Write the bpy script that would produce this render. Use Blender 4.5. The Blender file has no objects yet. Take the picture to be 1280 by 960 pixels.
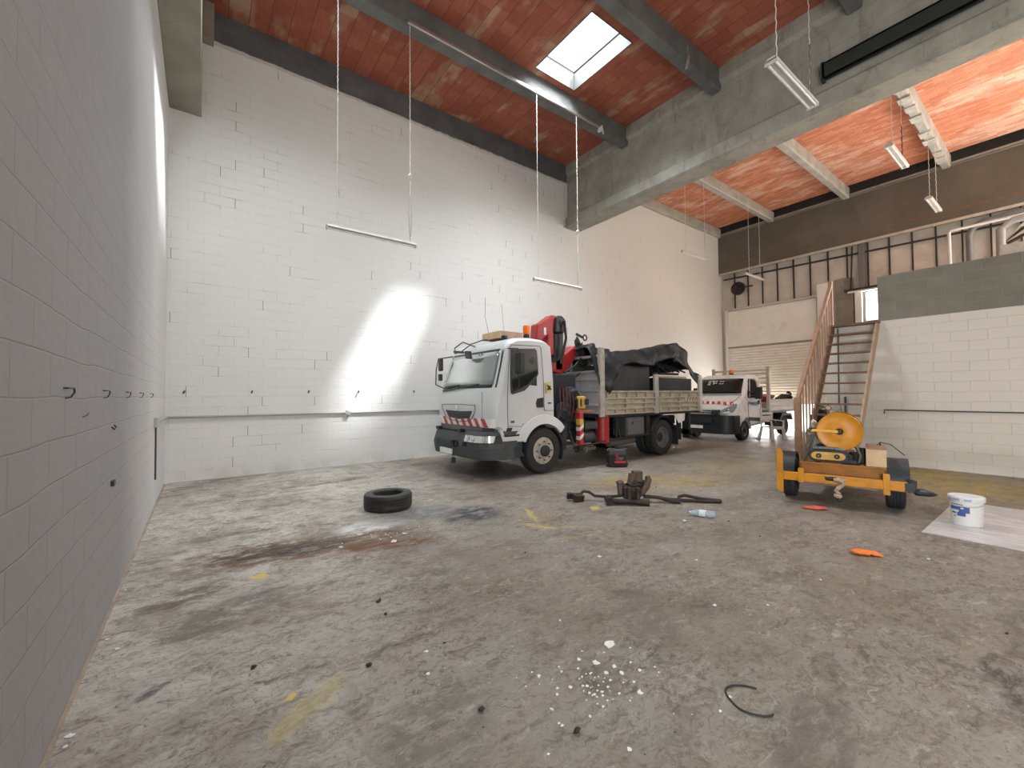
import bpy, bmesh, math, random
from mathutils import Vector, Matrix, Euler, noise as mnoise

S = bpy.context.scene
COL = S.collection
PI = math.pi
rnd = random.Random(7)

# ---------------------------------------------------------------- camera
YAW, PITCH, ROLL = 0.933835898, 0.0258485262, -0.00744597613
fw = Vector((math.cos(YAW)*math.cos(PITCH), math.sin(YAW)*math.cos(PITCH), math.sin(PITCH)))
rt = Vector((math.sin(YAW), -math.cos(YAW), 0)); upv = rt.cross(fw)
rt2 = rt*math.cos(ROLL) + upv*math.sin(ROLL); up2 = upv*math.cos(ROLL) - rt*math.sin(ROLL)
cd = bpy.data.cameras.new('camera'); cam = bpy.data.objects.new('camera', cd); COL.objects.link(cam)
m = Matrix((rt2, up2, -fw)).transposed().to_4x4(); m.translation = Vector((0, 0, 1.6))
cam.matrix_world = m
cd.sensor_fit = 'HORIZONTAL'; cd.sensor_width = 36; cd.lens = 523.4225*36/1280; cd.clip_start = .05; cd.clip_end = 200
S.camera = cam

# ---------------------------------------------------------------- light
S.view_settings.view_transform = 'Standard'; S.view_settings.look = 'None'
S.view_settings.gamma = 1; S.view_settings.use_curve_mapping = False
S.view_settings.exposure = 0.0
W = bpy.data.worlds.new('sky'); S.world = W; W.use_nodes = True
bg = W.node_tree.nodes['Background']; bg.inputs[0].default_value = (.82, .91, 1, 1); bg.inputs[1].default_value = 3.2
SUN = (-.9, 1.0, -1.87)
ld = bpy.data.lights.new('sun', 'SUN'); ld.energy = 15; ld.angle = math.radians(6); ld.color = (1, .98, .94)
so = bpy.data.objects.new('sun', ld); COL.objects.link(so)
so.rotation_euler = Vector(SUN).to_track_quat('-Z', 'Y').to_euler()

def area(name, loc, dirv, sx, sy, power, col=(1, 1, 1), spread=180):
    l = bpy.data.lights.new(name, 'AREA'); l.shape = 'RECTANGLE'; l.size = sx; l.size_y = sy
    l.energy = power; l.color = col; l.spread = math.radians(spread)
    o = bpy.data.objects.new(name, l); COL.objects.link(o); o.location = loc
    o.rotation_euler = (0, 0, 0) if dirv == (0, 0, -1) else Vector(dirv).to_track_quat('-Z', 'Y').to_euler()
    return o
SKYLIGHTS = [  # x0, x1, y0, y1, power: daylight comes in through every roof opening
    (6.2, 7.45, 5.6, 7.35, 345), (.6, 1.9, 5.15, 7.1, 150)]
ADDED_SKY = (16.4, 19.0, -5.4, -3.4)  # unseen roof opening, added to brighten the far bay
DAY = (.90, .96, 1)
for i, (x0, x1, y0, y1, p) in enumerate(SKYLIGHTS):
    area('skylight_daylight', ((x0+x1)/2, (y0+y1)/2, 9.66), (0, 0, -1), x1-x0, y1-y0, p, DAY, 125)
area('added_rooflight_fill', (8.1, -2.4, 9.66), (0, 0, -1), 1.5, 2.0, 170, (.97, .98, 1))  # unseen rooflight, added as fill for the right of the great beam
area('added_high_window_fill', (19.97, -2.9, 4.8), (-1, 0, .5), 2.2, 4.2, 850, (1, .99, .98))  # made-up window out of view, aimed up to brighten the far ceiling
area('added_far_skylight_fill', (17.7, -4.4, 9.75), (0, 0, -1), 2.6, 2.0, 1300, (1, 1, 1))  # fill light in the added far roof opening
area('loading_door_daylight', (20.05, 7.98, .8), (-1, 0, .02), 1.5, 3.5, 640, (1, .98, .95))
area('window_daylight', (20.1, 4.32, 4.75), (-1, 0, -.1), .7, 1.2, 70, (1, .95, .88))
area('gate_daylight', (-.6, -3.2, 2.2), (1, .12, .05), 4.3, 4.3, 430, (1, .99, .97))

# ---------------------------------------------------------------- helpers
def wm(o):
    M = Matrix.LocRotScale(o.location, o.rotation_euler, o.scale)
    return wm(o.parent) @ M if o.parent else M
class MB:
    def __init__(s): s.bm = bmesh.new()
    def face(s, pts):
        return s.bm.faces.new([s.bm.verts.new(p) for p in pts])
    def box(s, x0, x1, y0, y1, z0, z1):
        v = [s.bm.verts.new((x, y, z)) for x in (x0, x1) for y in (y0, y1) for z in (z0, z1)]
        for f in ((0,1,3,2), (4,6,7,5), (0,4,5,1), (2,3,7,6), (0,2,6,4), (1,5,7,3)): s.bm.faces.new([v[i] for i in f])
        return s
    def obox(s, c, size, rot=(0,0,0)):
        M = Matrix.Translation(c) @ Euler(rot).to_matrix().to_4x4()
        v = [s.bm.verts.new(M @ Vector((x*size[0]/2, y*size[1]/2, z*size[2]/2))) for x in (-1,1) for y in (-1,1) for z in (-1,1)]
        for f in ((0,1,3,2), (4,6,7,5), (0,4,5,1), (2,3,7,6), (0,2,6,4), (1,5,7,3)): s.bm.faces.new([v[i] for i in f])
        return s
    def bar(s, p0, p1, w, h, up=(0,0,1)):       # rectangular bar between two points
        p0, p1 = Vector(p0), Vector(p1); d = (p1-p0); u = Vector(up)
        if d.normalized().cross(u).length < .01: u = Vector((0,1,0))
        a = d.cross(u).normalized()*w/2; b = a.cross(d).normalized()*h/2
        r0 = [s.bm.verts.new(p0+x) for x in (a+b, a-b, -a-b, -a+b)]; r1 = [s.bm.verts.new(p1+x) for x in (a+b, a-b, -a-b, -a+b)]
        for i in range(4): s.bm.faces.new((r0[i], r0[(i+1)%4], r1[(i+1)%4], r1[i]))
        s.bm.faces.new(r0[::-1]); s.bm.faces.new(r1); return s
    def loft(s, rings, cap=True, closed=True):
        R = [[s.bm.verts.new(p) for p in r] for r in rings]; n = len(R[0])
        for a, b in zip(R, R[1:]):
            for i in range(n if closed else n-1): s.bm.faces.new((a[i], a[(i+1)%n], b[(i+1)%n], b[i]))
        if cap and closed:
            try: s.bm.faces.new(R[0][::-1]); s.bm.faces.new(R[-1])
            except ValueError: pass
        return s
    def tube(s, pts, r, n=8, cap=True):
        pts = [Vector(p) for p in pts]; rings = []
        rr = r if isinstance(r, (list, tuple)) else [r]*len(pts)
        pa = None
        for i, p in enumerate(pts):
            d = (pts[min(i+1, len(pts)-1)] - pts[max(i-1, 0)]).normalized()
            if pa is None: a = d.orthogonal().normalized()
            else:
                a = pa - d*pa.dot(d); a = a.normalized() if a.length > 1e-6 else d.orthogonal().normalized()
            pa = a; b = d.cross(a)
            rings.append([p + a*rr[i]*math.cos(2*PI*k/n) + b*rr[i]*math.sin(2*PI*k/n) for k in range(n)])
        return s.loft(rings, cap)
    def cyl(s, p0, p1, r, r2=None, n=20): return s.tube([p0, p1], [r, r if r2 is None else r2], n)
    def lathe(s, prof, c=(0,0,0), axis='z', n=32, closed_prof=False):
        c = Vector(c); rings = []
        for k in range(n):
            a = 2*PI*k/n; ca, sa = math.cos(a), math.sin(a); ring = []
            for r, h in prof:
                p = {'z': (r*ca, r*sa, h), 'y': (r*ca, h, r*sa), 'x': (h, r*ca, r*sa)}[axis]
                ring.append(c + Vector(p))
            rings.append(ring)
        R = [[s.bm.verts.new(p) for p in ring] for ring in rings]; L = len(prof)
        for k in range(n):
            a, b = R[k], R[(k+1)%n]
            for i in range(L if closed_prof else L-1): s.bm.faces.new((a[i], a[(i+1)%L], b[(i+1)%L], b[i]))
        return s
    def prism(s, pts, axis, a0, a1):
        f = {'y': lambda p, a: (p[0], a, p[1]), 'x': lambda p, a: (a, p[0], p[1]), 'z': lambda p, a: (p[0], p[1], a)}[axis]
        return s.loft([[f(p, a0) for p in pts], [f(p, a1) for p in pts]])
    def slab_holes(s, x0, x1, y0, y1, z0, z1, holes, f=lambda a, b, c: (a, b, c)):   # box in (a,b,c) with rectangular holes in a,b
        xs = sorted({x0, x1, *[h[0] for h in holes], *[h[1] for h in holes]}); ys = sorted({y0, y1, *[h[2] for h in holes], *[h[3] for h in holes]})
        xs = [x for x in xs if x0 <= x <= x1]; ys = [y for y in ys if y0 <= y <= y1]
        V = {}
        def v(i, j, k):
            if (i, j, k) not in V: V[i, j, k] = s.bm.verts.new(f(xs[i], ys[j], (z0, z1)[k]))
            return V[i, j, k]
        nx, ny = len(xs)-1, len(ys)-1
        solid = [[not any(h[0] <= (xs[i]+xs[i+1])/2 <= h[1] and h[2] <= (ys[j]+ys[j+1])/2 <= h[3] for h in holes) for j in range(ny)] for i in range(nx)]
        g = lambda i, j: 0 <= i < nx and 0 <= j < ny and solid[i][j]
        for i in range(nx):
            for j in range(ny):
                if not solid[i][j]: continue
                s.bm.faces.new((v(i,j,0), v(i,j+1,0), v(i+1,j+1,0), v(i+1,j,0))); s.bm.faces.new((v(i,j,1), v(i+1,j,1), v(i+1,j+1,1), v(i,j+1,1)))
                if not g(i-1,j): s.bm.faces.new((v(i,j,0), v(i,j,1), v(i,j+1,1), v(i,j+1,0)))
                if not g(i+1,j): s.bm.faces.new((v(i+1,j,0), v(i+1,j+1,0), v(i+1,j+1,1), v(i+1,j,1)))
                if not g(i,j-1): s.bm.faces.new((v(i,j,0), v(i+1,j,0), v(i+1,j,1), v(i,j,1)))
                if not g(i,j+1): s.bm.faces.new((v(i,j+1,0), v(i,j+1,1), v(i+1,j+1,1), v(i+1,j+1,0)))
        return s
    def jitter(s, amp, sc=3, seed=0):
        for v in s.bm.verts: v.co += Vector(mnoise.noise_vector(v.co*sc + Vector((seed, 0, 0))))*amp
        return s
    def blob(s, c, size, seed=0, amp=.25, sub=2):
        r = bmesh.ops.create_icosphere(s.bm, subdivisions=sub, radius=1)
        for v in r['verts']:
            k = 1 + amp*mnoise.noise(v.co*1.7 + Vector((seed*3.1, seed, 0)))*2
            v.co = Vector((v.co.x*size[0]*k, v.co.y*size[1]*k, v.co.z*size[2]*k)) + Vector(c)
        return s
    def build(s, name, mat, parent=None, smooth=False, bevel=0, seg=2, loc=None, rot=None, kind=None, solid=0, world=True):
        bmesh.ops.recalc_face_normals(s.bm, faces=s.bm.faces)
        if parent and world: s.bm.transform(wm(parent).inverted())
        me = bpy.data.meshes.new(name); s.bm.to_mesh(me); s.bm.free()
        me.materials.append(mat)
        o = bpy.data.objects.new(name, me); COL.objects.link(o)
        if parent: o.parent = parent
        if loc: o.location = loc
        if rot: o.rotation_euler = rot
        if smooth:
            for p in me.polygons: p.use_smooth = True
            if smooth != 'all':
                try: me.set_sharp_from_angle(angle=math.radians(38))
                except Exception: pass
        if solid:
            d = o.modifiers.new('solid', 'SOLIDIFY'); d.thickness = solid; d.offset = 0
        if bevel:
            b = o.modifiers.new('bevel', 'BEVEL'); b.width = bevel; b.segments = seg; b.limit_method = 'ANGLE'; b.angle_limit = math.radians(35)
        if kind: o['kind'] = kind
        return o

def tag(o, label, cat, group=None, kind=None):
    o['label'] = label; o['category'] = cat
    if group: o['group'] = group
    if kind: o['kind'] = kind
    return o
def thing(name, label, cat, loc=(0,0,0), rz=0, group=None):
    o = bpy.data.objects.new(name, None); COL.objects.link(o); o.empty_display_size = .1
    o.location = loc; o.rotation_euler = (0, 0, rz)
    return tag(o, label, cat, group)
def copy_tree(o, parent=None):
    c = o.copy(); COL.objects.link(c); c.parent = parent
    for ch in [x for x in COL.objects if x.parent == o]: copy_tree(ch, c)
    return c
def struct(mb, name, mat, **k): return mb.build(name, mat, kind='structure', **k)

# ---------------------------------------------------------------- materials
class NT:
    def __init__(s, name):
        s.m = bpy.data.materials.new(name); s.m.use_nodes = True; s.t = s.m.node_tree; s.n = s.t.nodes
        s.b = s.n['Principled BSDF']
        s.tc = s.n.new('ShaderNodeTexCoord')
    def lk(s, a, b): s.t.links.new(a, b)
    def put(s, sock, v):
        if hasattr(v, 'is_output') or hasattr(v, 'links'): s.lk(v, sock)
        elif isinstance(v, (tuple, list)) and len(v) == 3 and sock.type == 'RGBA': sock.default_value = (*v, 1)
        else: sock.default_value = v
    def obj(s): return s.tc.outputs['Object']
    def map(s, vec, loc=(0,0,0), rot=(0,0,0), sc=(1,1,1)):
        n = s.n.new('ShaderNodeMapping'); s.lk(vec, n.inputs[0]); n.inputs[1].default_value = loc; n.inputs[2].default_value = rot; n.inputs[3].default_value = sc; return n.outputs[0]
    def noise(s, vec, sc, det=4, rough=.55, dist=0, col=False):
        n = s.n.new('ShaderNodeTexNoise'); s.lk(vec, n.inputs['Vector']); n.inputs['Scale'].default_value = sc; n.inputs['Detail'].default_value = det
        n.inputs['Roughness'].default_value = rough; n.inputs['Distortion'].default_value = dist; return n.outputs['Color' if col else 'Fac']
    def vor(s, vec, sc, out='Distance', feat='F1'):
        n = s.n.new('ShaderNodeTexVoronoi'); n.feature = feat; s.lk(vec, n.inputs['Vector']); n.inputs['Scale'].default_value = sc; return n.outputs[out]
    def wave(s, vec, sc, dist=0, axis='X', prof='SIN'):
        n = s.n.new('ShaderNodeTexWave'); n.bands_direction = axis; n.wave_profile = prof; s.lk(vec, n.inputs[0]); n.inputs['Scale'].default_value = sc; n.inputs['Distortion'].default_value = dist; return n.outputs['Fac']
    def ramp(s, v, lo, hi, a=0, b=1):
        n = s.n.new('ShaderNodeMapRange'); s.put(n.inputs[0], v); n.inputs[1].default_value = lo; n.inputs[2].default_value = hi; n.inputs[3].default_value = a; n.inputs[4].default_value = b; n.clamp = True; return n.outputs[0]
    def math(s, op, a, b=0, c=0):
        n = s.n.new('ShaderNodeMath'); n.operation = op; s.put(n.inputs[0], a); s.put(n.inputs[1], b); s.put(n.inputs[2], c); return n.outputs[0]
    def mix(s, f, a, b, mode='MIX'):
        n = s.n.new('ShaderNodeMix'); n.data_type = 'RGBA'; n.blend_type = mode; s.put(n.inputs[0], f); s.put(n.inputs[6], a); s.put(n.inputs[7], b); return n.outputs[2]
    def sep(s, vec):
        n = s.n.new('ShaderNodeSeparateXYZ'); s.lk(vec, n.inputs[0]); return n.outputs
    def comb(s, x, y, z=0):
        n = s.n.new('ShaderNodeCombineXYZ'); s.put(n.inputs[0], x); s.put(n.inputs[1], y); s.put(n.inputs[2], z); return n.outputs[0]
    def brick(s, vec, w, h, mortar=.01, smooth=.1, off=.5, c1=(0,0,0), c2=(1,1,1), cm=(.5,.5,.5), bias=0):
        n = s.n.new('ShaderNodeTexBrick'); s.lk(vec, n.inputs['Vector']); n.inputs['Scale'].default_value = 1; n.inputs['Brick Width'].default_value = w; n.inputs['Row Height'].default_value = h
        n.inputs['Mortar Size'].default_value = mortar; n.inputs['Mortar Smooth'].default_value = smooth; n.offset = off; n.inputs['Bias'].default_value = bias
        for k, c in (('Color1', c1), ('Color2', c2), ('Mortar', cm)): n.inputs[k].default_value = (*c, 1)
        return n.outputs['Color'], n.outputs['Fac']
    def vadd(s, a, b):
        n = s.n.new('ShaderNodeVectorMath'); n.operation = 'ADD'; s.put(n.inputs[0], a); s.put(n.inputs[1], b); return n.outputs[0]
    def vscale(s, a, k):
        n = s.n.new('ShaderNodeVectorMath'); n.operation = 'SCALE'; s.put(n.inputs[0], a); n.inputs['Scale'].default_value = k; return n.outputs[0]
    def bump(s, h, dist=.01, strength=1):
        n = s.n.new('ShaderNodeBump'); s.lk(h, n.inputs['Height']); n.inputs['Distance'].default_value = dist; n.inputs['Strength'].default_value = strength; s.lk(n.outputs[0], s.b.inputs['Normal'])
    def blobmask(s, P, cx, cy, rx, ry, rot, soft=.5, warp=None):   # elliptical patch, 1 in its middle
        v = s.map(P if warp is None else warp, loc=(-cx, -cy, 0)); v = s.map(v, rot=(0, 0, -rot)); v = s.map(v, sc=(1/rx, 1/ry, 0))
        n = s.n.new('ShaderNodeVectorMath'); n.operation = 'LENGTH'; s.lk(v, n.inputs[0]); return s.ramp(n.outputs['Value'], 1, 1-soft)

def mat(name, col, rough=.6, metal=0, var=.12, sc=6, bump=0, dirt=0, dirtcol=(.08,.07,.055), spec=.5, coat=0):
    t = NT(name); P = t.obj()
    c = t.mix(t.ramp(t.noise(P, sc, 5), .3, .7), tuple(x*(1-var) for x in col), tuple(min(1, x*(1+var)) for x in col))
    if dirt: c = t.mix(t.ramp(t.noise(P, sc*.7, 8, .7), .62-dirt*.25, .8, 0, .85), c, dirtcol)
    t.put(t.b.inputs['Base Color'], c); t.put(t.b.inputs['Roughness'], t.ramp(t.noise(P, sc*2), .3, .7, max(0, rough-.06), min(1, rough+.06)))
    t.b.inputs['Metallic'].default_value = metal; t.b.inputs['Specular IOR Level'].default_value = spec; t.b.inputs['Coat Weight'].default_value = coat
    if bump: t.bump(t.noise(P, sc*6, 6), bump)
    return t.m

def glass_mat(name, tint=(.8,.9,.87), alpha=.55):
    t = NT(name); o = t.n['Material Output']
    tr = t.n.new('ShaderNodeBsdfTransparent'); tr.inputs[0].default_value = (*tint, 1)
    gl = t.n.new('ShaderNodeBsdfGlossy'); gl.inputs['Roughness'].default_value = .03
    t.put(gl.inputs['Color'], t.mix(t.noise(t.obj(), 2), (.85,.9,.88), (.95,.98,.96)))
    mx = t.n.new('ShaderNodeMixShader'); mx.inputs[0].default_value = alpha
    t.lk(tr.outputs[0], mx.inputs[1]); t.lk(gl.outputs[0], mx.inputs[2]); t.lk(mx.outputs[0], o.inputs['Surface']); return t.m

def wall_mat(name, plane, base=(.80,.80,.775), seed=0, dirt=.25, joint=.5, grime_or_light=None, ticks=.0):
    """painted breeze-block: 50 x 20 cm blocks, joints that open here and there"""
    t = NT(name); P = t.obj(); x, y, z = t.sep(P)
    h = x if plane == 'x' else y
    wob = t.noise(t.comb(h, z, seed), 1.3, 3)
    hz = t.math('ADD', z, t.math('MULTIPLY', t.math('SUBTRACT', wob, .5), .05))
    V = t.comb(h, hz)
    _, f1 = t.brick(V, .5, .2, .006, .6)
    gate = t.noise(t.comb(h, z, seed+20), .5, 3)
    _, f2 = t.brick(V, .5, .2, .003, .1)
    n1 = t.noise(t.comb(t.math('MULTIPLY', h, .6), z, seed+3), 2.3, 5, .65)
    n2 = t.noise(t.comb(h, z, seed+9), .35, 3)
    c = t.mix(t.ramp(n2, .3, .7), tuple(k*.95 for k in base), base)
    c = t.mix(t.math('MULTIPLY', t.ramp(t.noise(t.comb(h, z, seed+1), 1.1, 8, .7), .55, .8), dirt), c, (.52, .49, .44))
    open_ = t.math('MULTIPLY', f2, t.ramp(t.math('ADD', n1, t.math('MULTIPLY', t.math('SUBTRACT', gate, .5), .35)), .56, .64))
    c = t.mix(t.math('MULTIPLY', open_, joint), c, (.20, .19, .17))
    soft = t.math('MULTIPLY', f1, t.ramp(n1, .45, .65, .0, .10)); c = t.mix(soft, c, (.45, .44, .41))
    # vertical head joints left open here and there, dark
    _, fb = t.brick(V, 400, .2, .003, .1, 0)
    _, fh = t.brick(V, .5, .2, .0045, .05)
    head = t.math('MULTIPLY', t.math('SUBTRACT', fh, t.math('GREATER_THAN', fb, .01)), 1)
    wn = t.n.new('ShaderNodeTexWhiteNoise'); wn.noise_dimensions = '3D'
    t.lk(t.comb(t.math('ROUND', t.math('MULTIPLY', h, 4)), t.math('FLOOR', t.math('MULTIPLY', hz, 5)), seed), wn.inputs['Vector'])
    tick = t.math('MULTIPLY', t.math('GREATER_THAN', wn.outputs['Value'], 1-ticks), t.ramp(head, .2, .6))
    c = t.mix(t.math('MULTIPLY', tick, .85), c, (.09, .085, .075))
    if grime_or_light: c = grime_or_light(t, c, P)
    t.put(t.b.inputs['Base Color'], c); t.b.inputs['Roughness'].default_value = .62; t.b.inputs['Specular IOR Level'].default_value = .35
    hgt = t.math('ADD', t.math('MULTIPLY', f1, -.7), t.math('MULTIPLY', t.noise(t.comb(h, z, seed), 9, 6, .6), .8))
    hgt = t.math('ADD', hgt, t.math('MULTIPLY', t.noise(t.comb(t.math('MULTIPLY', h, .5), t.math('MULTIPLY', z, 3), seed), 2.2, 3), .9))
    t.bump(hgt, .008, .75)
    return t.m

def concrete_mat(name, a=(.30,.29,.26), b=(.46,.45,.40), sc=1.2, stain=(.14,.13,.11), st=.5):
    t = NT(name); P = t.obj()
    c = t.mix(t.ramp(t.noise(P, sc, 8, .62), .32, .68), a, b)
    c = t.mix(t.math('MULTIPLY', t.ramp(t.noise(t.map(P, sc=(1,1,.4)), sc*1.9, 7, .7, 1.2), .55, .75), st), c, stain)
    _, f = t.brick(t.map(t.comb(t.math('ADD', t.sep(P)[0], t.sep(P)[1]), t.sep(P)[2]), loc=(.3,.1,0)), 1.9, .42, .006, .4)
    c = t.mix(t.math('MULTIPLY', f, .35), c, stain)
    t.put(t.b.inputs['Base Color'], c); t.b.inputs['Roughness'].default_value = .85
    t.bump(t.noise(P, sc*9, 8, .7), .012, .6); return t.m

def tile_mat(name, a, b, pale, seed=0, row=.27, w=.34, palef=.5, paleth=.62, mort=(.10,.05,.035), cross=.35):
    t = NT(name); P = t.obj(); x, y, z = t.sep(P)
    V = t.comb(y, x)
    _, fr = t.brick(V, 400, row, .007, .25, 0); _, fc = t.brick(V, w, row, .006, .3, .5); f = t.math('MAXIMUM', fr, t.math('MULTIPLY', fc, cross))
    big = t.noise(t.comb(t.math('MULTIPLY', y, .5), t.math('MULTIPLY', x, 1.1), seed), 1.1, 3, .6)
    # per tile tone
    per = t.n.new('ShaderNodeTexBrick'); t.lk(V, per.inputs['Vector']); per.inputs['Scale'].default_value = 1; per.inputs['Brick Width'].default_value = w; per.inputs['Row Height'].default_value = row
    per.inputs['Mortar Size'].default_value = 0; per.inputs['Color1'].default_value = (0,0,0,1); per.inputs['Color2'].default_value = (1,1,1,1)
    pv = t.math('MULTIPLY', per.outputs['Color'], 1)
    c = t.mix(pv, a, b)
    c = t.mix(t.ramp(t.noise(t.comb(t.math('MULTIPLY', y, 1.3), t.math('MULTIPLY', x, 5), seed), 3.2, 5, .65), .35, .7, 0, .55), c, tuple(k*.72 for k in a))
    pm = t.math('MULTIPLY', t.ramp(big, paleth, paleth+.07), t.ramp(pv, .2, .8, .45, 1)); c = t.mix(t.math('MULTIPLY', pm, palef), c, pale)
    c = t.mix(t.math('MULTIPLY', f, .8), c, mort)
    t.put(t.b.inputs['Base Color'], c); t.b.inputs['Roughness'].default_value = .8
    t.bump(t.math('ADD', t.math('MULTIPLY', f, -1), t.math('MULTIPLY', t.noise(P, 12, 5), .6)), .01, .7)
    return t.m

def floor_mat():
    t = NT('stained_concrete_floor'); P = t.obj()
    w1 = t.vadd(P, t.vscale(t.noise(P, 1.6, 5, .6, 0, True), .55)); w1 = t.vadd(w1, (-.27, -.27, -.27))
    w2 = t.vadd(P, t.vscale(t.noise(P, 7, 4, .6, 0, True), .16)); w2 = t.vadd(w2, (-.08, -.08, -.08))
    lft = t.ramp(t.math('ADD', t.math('ADD', t.sep(P)[0], t.math('MULTIPLY', t.math('SUBTRACT', 7, t.sep(P)[1]), .55)), t.math('MULTIPLY', t.noise(P, .7, 4), 2.0)), 2.2, 5.2)  # left paint is paler; darker foreground and right are light falloff in the colour
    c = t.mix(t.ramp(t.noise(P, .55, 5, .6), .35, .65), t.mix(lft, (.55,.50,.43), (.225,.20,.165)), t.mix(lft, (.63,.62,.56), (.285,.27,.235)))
    c = t.mix(t.ramp(t.noise(P, 3.3, 9, .68, .6), .42, .70, 0, .6), c, (.27,.225,.175))
    # broad drifts of dirt
    c = t.mix(t.ramp(t.noise(w1, .8, 10, .72, .4), .47, .64, 0, .72), c, (.17,.13,.095))
    c = t.mix(t.ramp(t.noise(t.map(w2, rot=(0,0,.6), sc=(1,2.2,1)), 2.4, 10, .74, .8), .52, .66, 0, .8), c, (.095,.075,.058))
    c = t.mix(t.ramp(t.noise(t.map(w2, rot=(0,0,-.5), sc=(1,3.2,1)), 5.5, 8, .75, 1.0), .575, .68, 0, .8), c, (.075,.062,.05))
    c = t.mix(t.math('MULTIPLY', t.ramp(t.noise(t.map(w2, loc=(3,1,0), rot=(0,0,.2), sc=(1,1.8,1)), 8.5, 8, .8, 1.4), .505, .60, 0, .8), t.ramp(t.noise(P, 1.0, 4), .40, .58, .25, 1)), c, (.085,.066,.05))
    c = t.mix(t.ramp(t.noise(t.map(w2, loc=(1,7,0), rot=(0,0,1.1), sc=(1,1.6,1)), 21, 6, .8, .8), .53, .63, 0, .65), c, (.10,.08,.06))
    c = t.mix(t.ramp(t.noise(t.map(w2, loc=(9,2,0), rot=(0,0,.9), sc=(1,2.4,1)), 6, 8, .75, 1.0), .55, .68, 0, .5), c, (.52,.49,.43))
    # scratches
    for r, s_ in ((.3, 1), (1.2, 2), (2.3, 3)):
        v = t.map(P, loc=(s_*3, 0, 0), rot=(0, 0, r), sc=(1, 26, 1))
        c = t.mix(t.ramp(t.noise(v, 1.4, 3, .6, .3), .70, .78, 0, .35), c, (.60,.58,.52))
    c = t.mix(t.ramp(t.noise(P, 55, 3, .7), .62, .75, 0, .45), c, (.12,.10,.08))
    # named stains and patches: cx, cy, rx, ry, rot, colour, strength
    ST = [(.95,4.9,1.5,.5,-.15,(.13,.075,.042),1.0), (1.6,4.5,.7,.22,-.3,(.13,.055,.022),1.0), (.8,4.95,.7,.24,-.2,(.035,.025,.018),.95),
          (1.72,5.2,.5,.3,.0,(.60,.61,.60),.9), (2.95,4.9,.5,.45,.3,(.045,.05,.055),1.0), (2.3,5.35,.75,.42,0,(.12,.125,.13),.8),
          (-.05,4.3,.35,.22,.5,(.10,.075,.05),.8), (.2,3.75,.55,.28,.3,(.13,.11,.095),.7), (1.9,8.3,.9,.16,.05,(.10,.08,.06),.75), (.3,5.9,.6,.12,-.1,(.13,.10,.075),.6),
          (-.2,3.03,.1,.05,.6,(.07,.07,.075),.85), (1.62,3.2,.11,.07,.2,(.08,.08,.08),.8), (5.3,2.3,1.4,.4,.1,(.14,.12,.1),.35),
          (3.6,.25,.35,.12,.4,(.05,.045,.04),.85), (2.3,.75,.5,.2,.2,(.12,.105,.09),.7), (1.15,1.3,.2,.12,0,(.08,.07,.06),.8), (4.6,.1,.5,.3,0,(.09,.08,.07),.7),
          (.95,1.9,.45,.3,.5,(.12,.105,.085),.6), (2.6,1.9,.6,.2,.8,(.13,.11,.09),.55), (5.4,7.0,2.2,1.1,0,(.06,.055,.05),.6), (9,7,2.6,1.1,0,(.06,.055,.05),.6), (14.8,7.5,2.2,1,0,(.08,.07,.06),.5)]  # last three: broad dark patches under truck and van
    for cx, cy, rx, ry, ro, col, st in ST:
        mk = t.blobmask(P, cx, cy, rx, ry, ro, .42, w1 if rx > .3 else w2)
        mk = t.math('MULTIPLY', mk, t.ramp(t.noise(t.map(P, rot=(0,0,ro), sc=(1,2.5,1)), 4, 9, .78), .43, .53, .12, 1))
        c = t.mix(t.math('MULTIPLY', mk, st), c, col)
    # yellow paint, dust and tape
    yel = (.42,.30,.05)
    for cx, cy, rx, ry, ro, st in [(6.9,4.5,1.5,.85,-.6,.5), (6.2,5.1,.9,.6,0,.4), (9.5,4.5,2.2,1.2,0,.3), (10.3,1.2,1.9,1.35,0,.9), (11.5,2.1,1.2,1.0,0,.9), (11,-1.5,2,2.2,0,.9), (3.5,4.2,.45,.35,.4,.2)]:
        mk = t.math('MULTIPLY', t.blobmask(P, cx, cy, rx, ry, ro, .7, w1), t.ramp(t.noise(w2, 3.6, 8, .75), .40, .6, .15, 1)); c = t.mix(t.math('MULTIPLY', mk, st), c, yel)
    for cx, cy, rx, ry, ro, st in [(3.55,4.4,.36,.05,-2.0,.4), (3.30,3.95,.3,.06,-1.1,.3), (3.52,3.72,.4,.05,-.6,.15), (4.45,4.07,.13,.07,.4,.55), (3.35,3.4,.3,.05,-.3,.12), (.44,4.38,.08,.08,0,.9), (.39,2.54,.035,.035,0,.9), (.45,2.4,.3,.1,.6,.25)]:
        c = t.mix(t.math('MULTIPLY', t.blobmask(P, cx, cy, rx, ry, ro, .35, w2), st), c, (.62,.48,.12))
    fl = t.math('LESS_THAN', t.vor(P, 16), .07); fl = t.math('MULTIPLY', fl, t.ramp(t.noise(P, 1.1, 2), .54, .60)); c = t.mix(t.math('MULTIPLY', fl, .8), c, (.78,.78,.74))
    fl = t.math('LESS_THAN', t.vor(t.map(P, loc=(5,3,1)), 11), .07); fl = t.math('MULTIPLY', fl, t.ramp(t.noise(P, 1.3, 2), .52, .60)); c = t.mix(t.math('MULTIPLY', fl, .85), c, (.04,.035,.03))
    t.put(t.b.inputs['Base Color'], c)
    t.put(t.b.inputs['Roughness'], t.ramp(t.noise(w1, 1.5, 6), .3, .7, .42, .75)); t.b.inputs['Specular IOR Level'].default_value = .35
    t.bump(t.noise(w2, 9, 9, .7), .006, .5)
    return t.m

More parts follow.
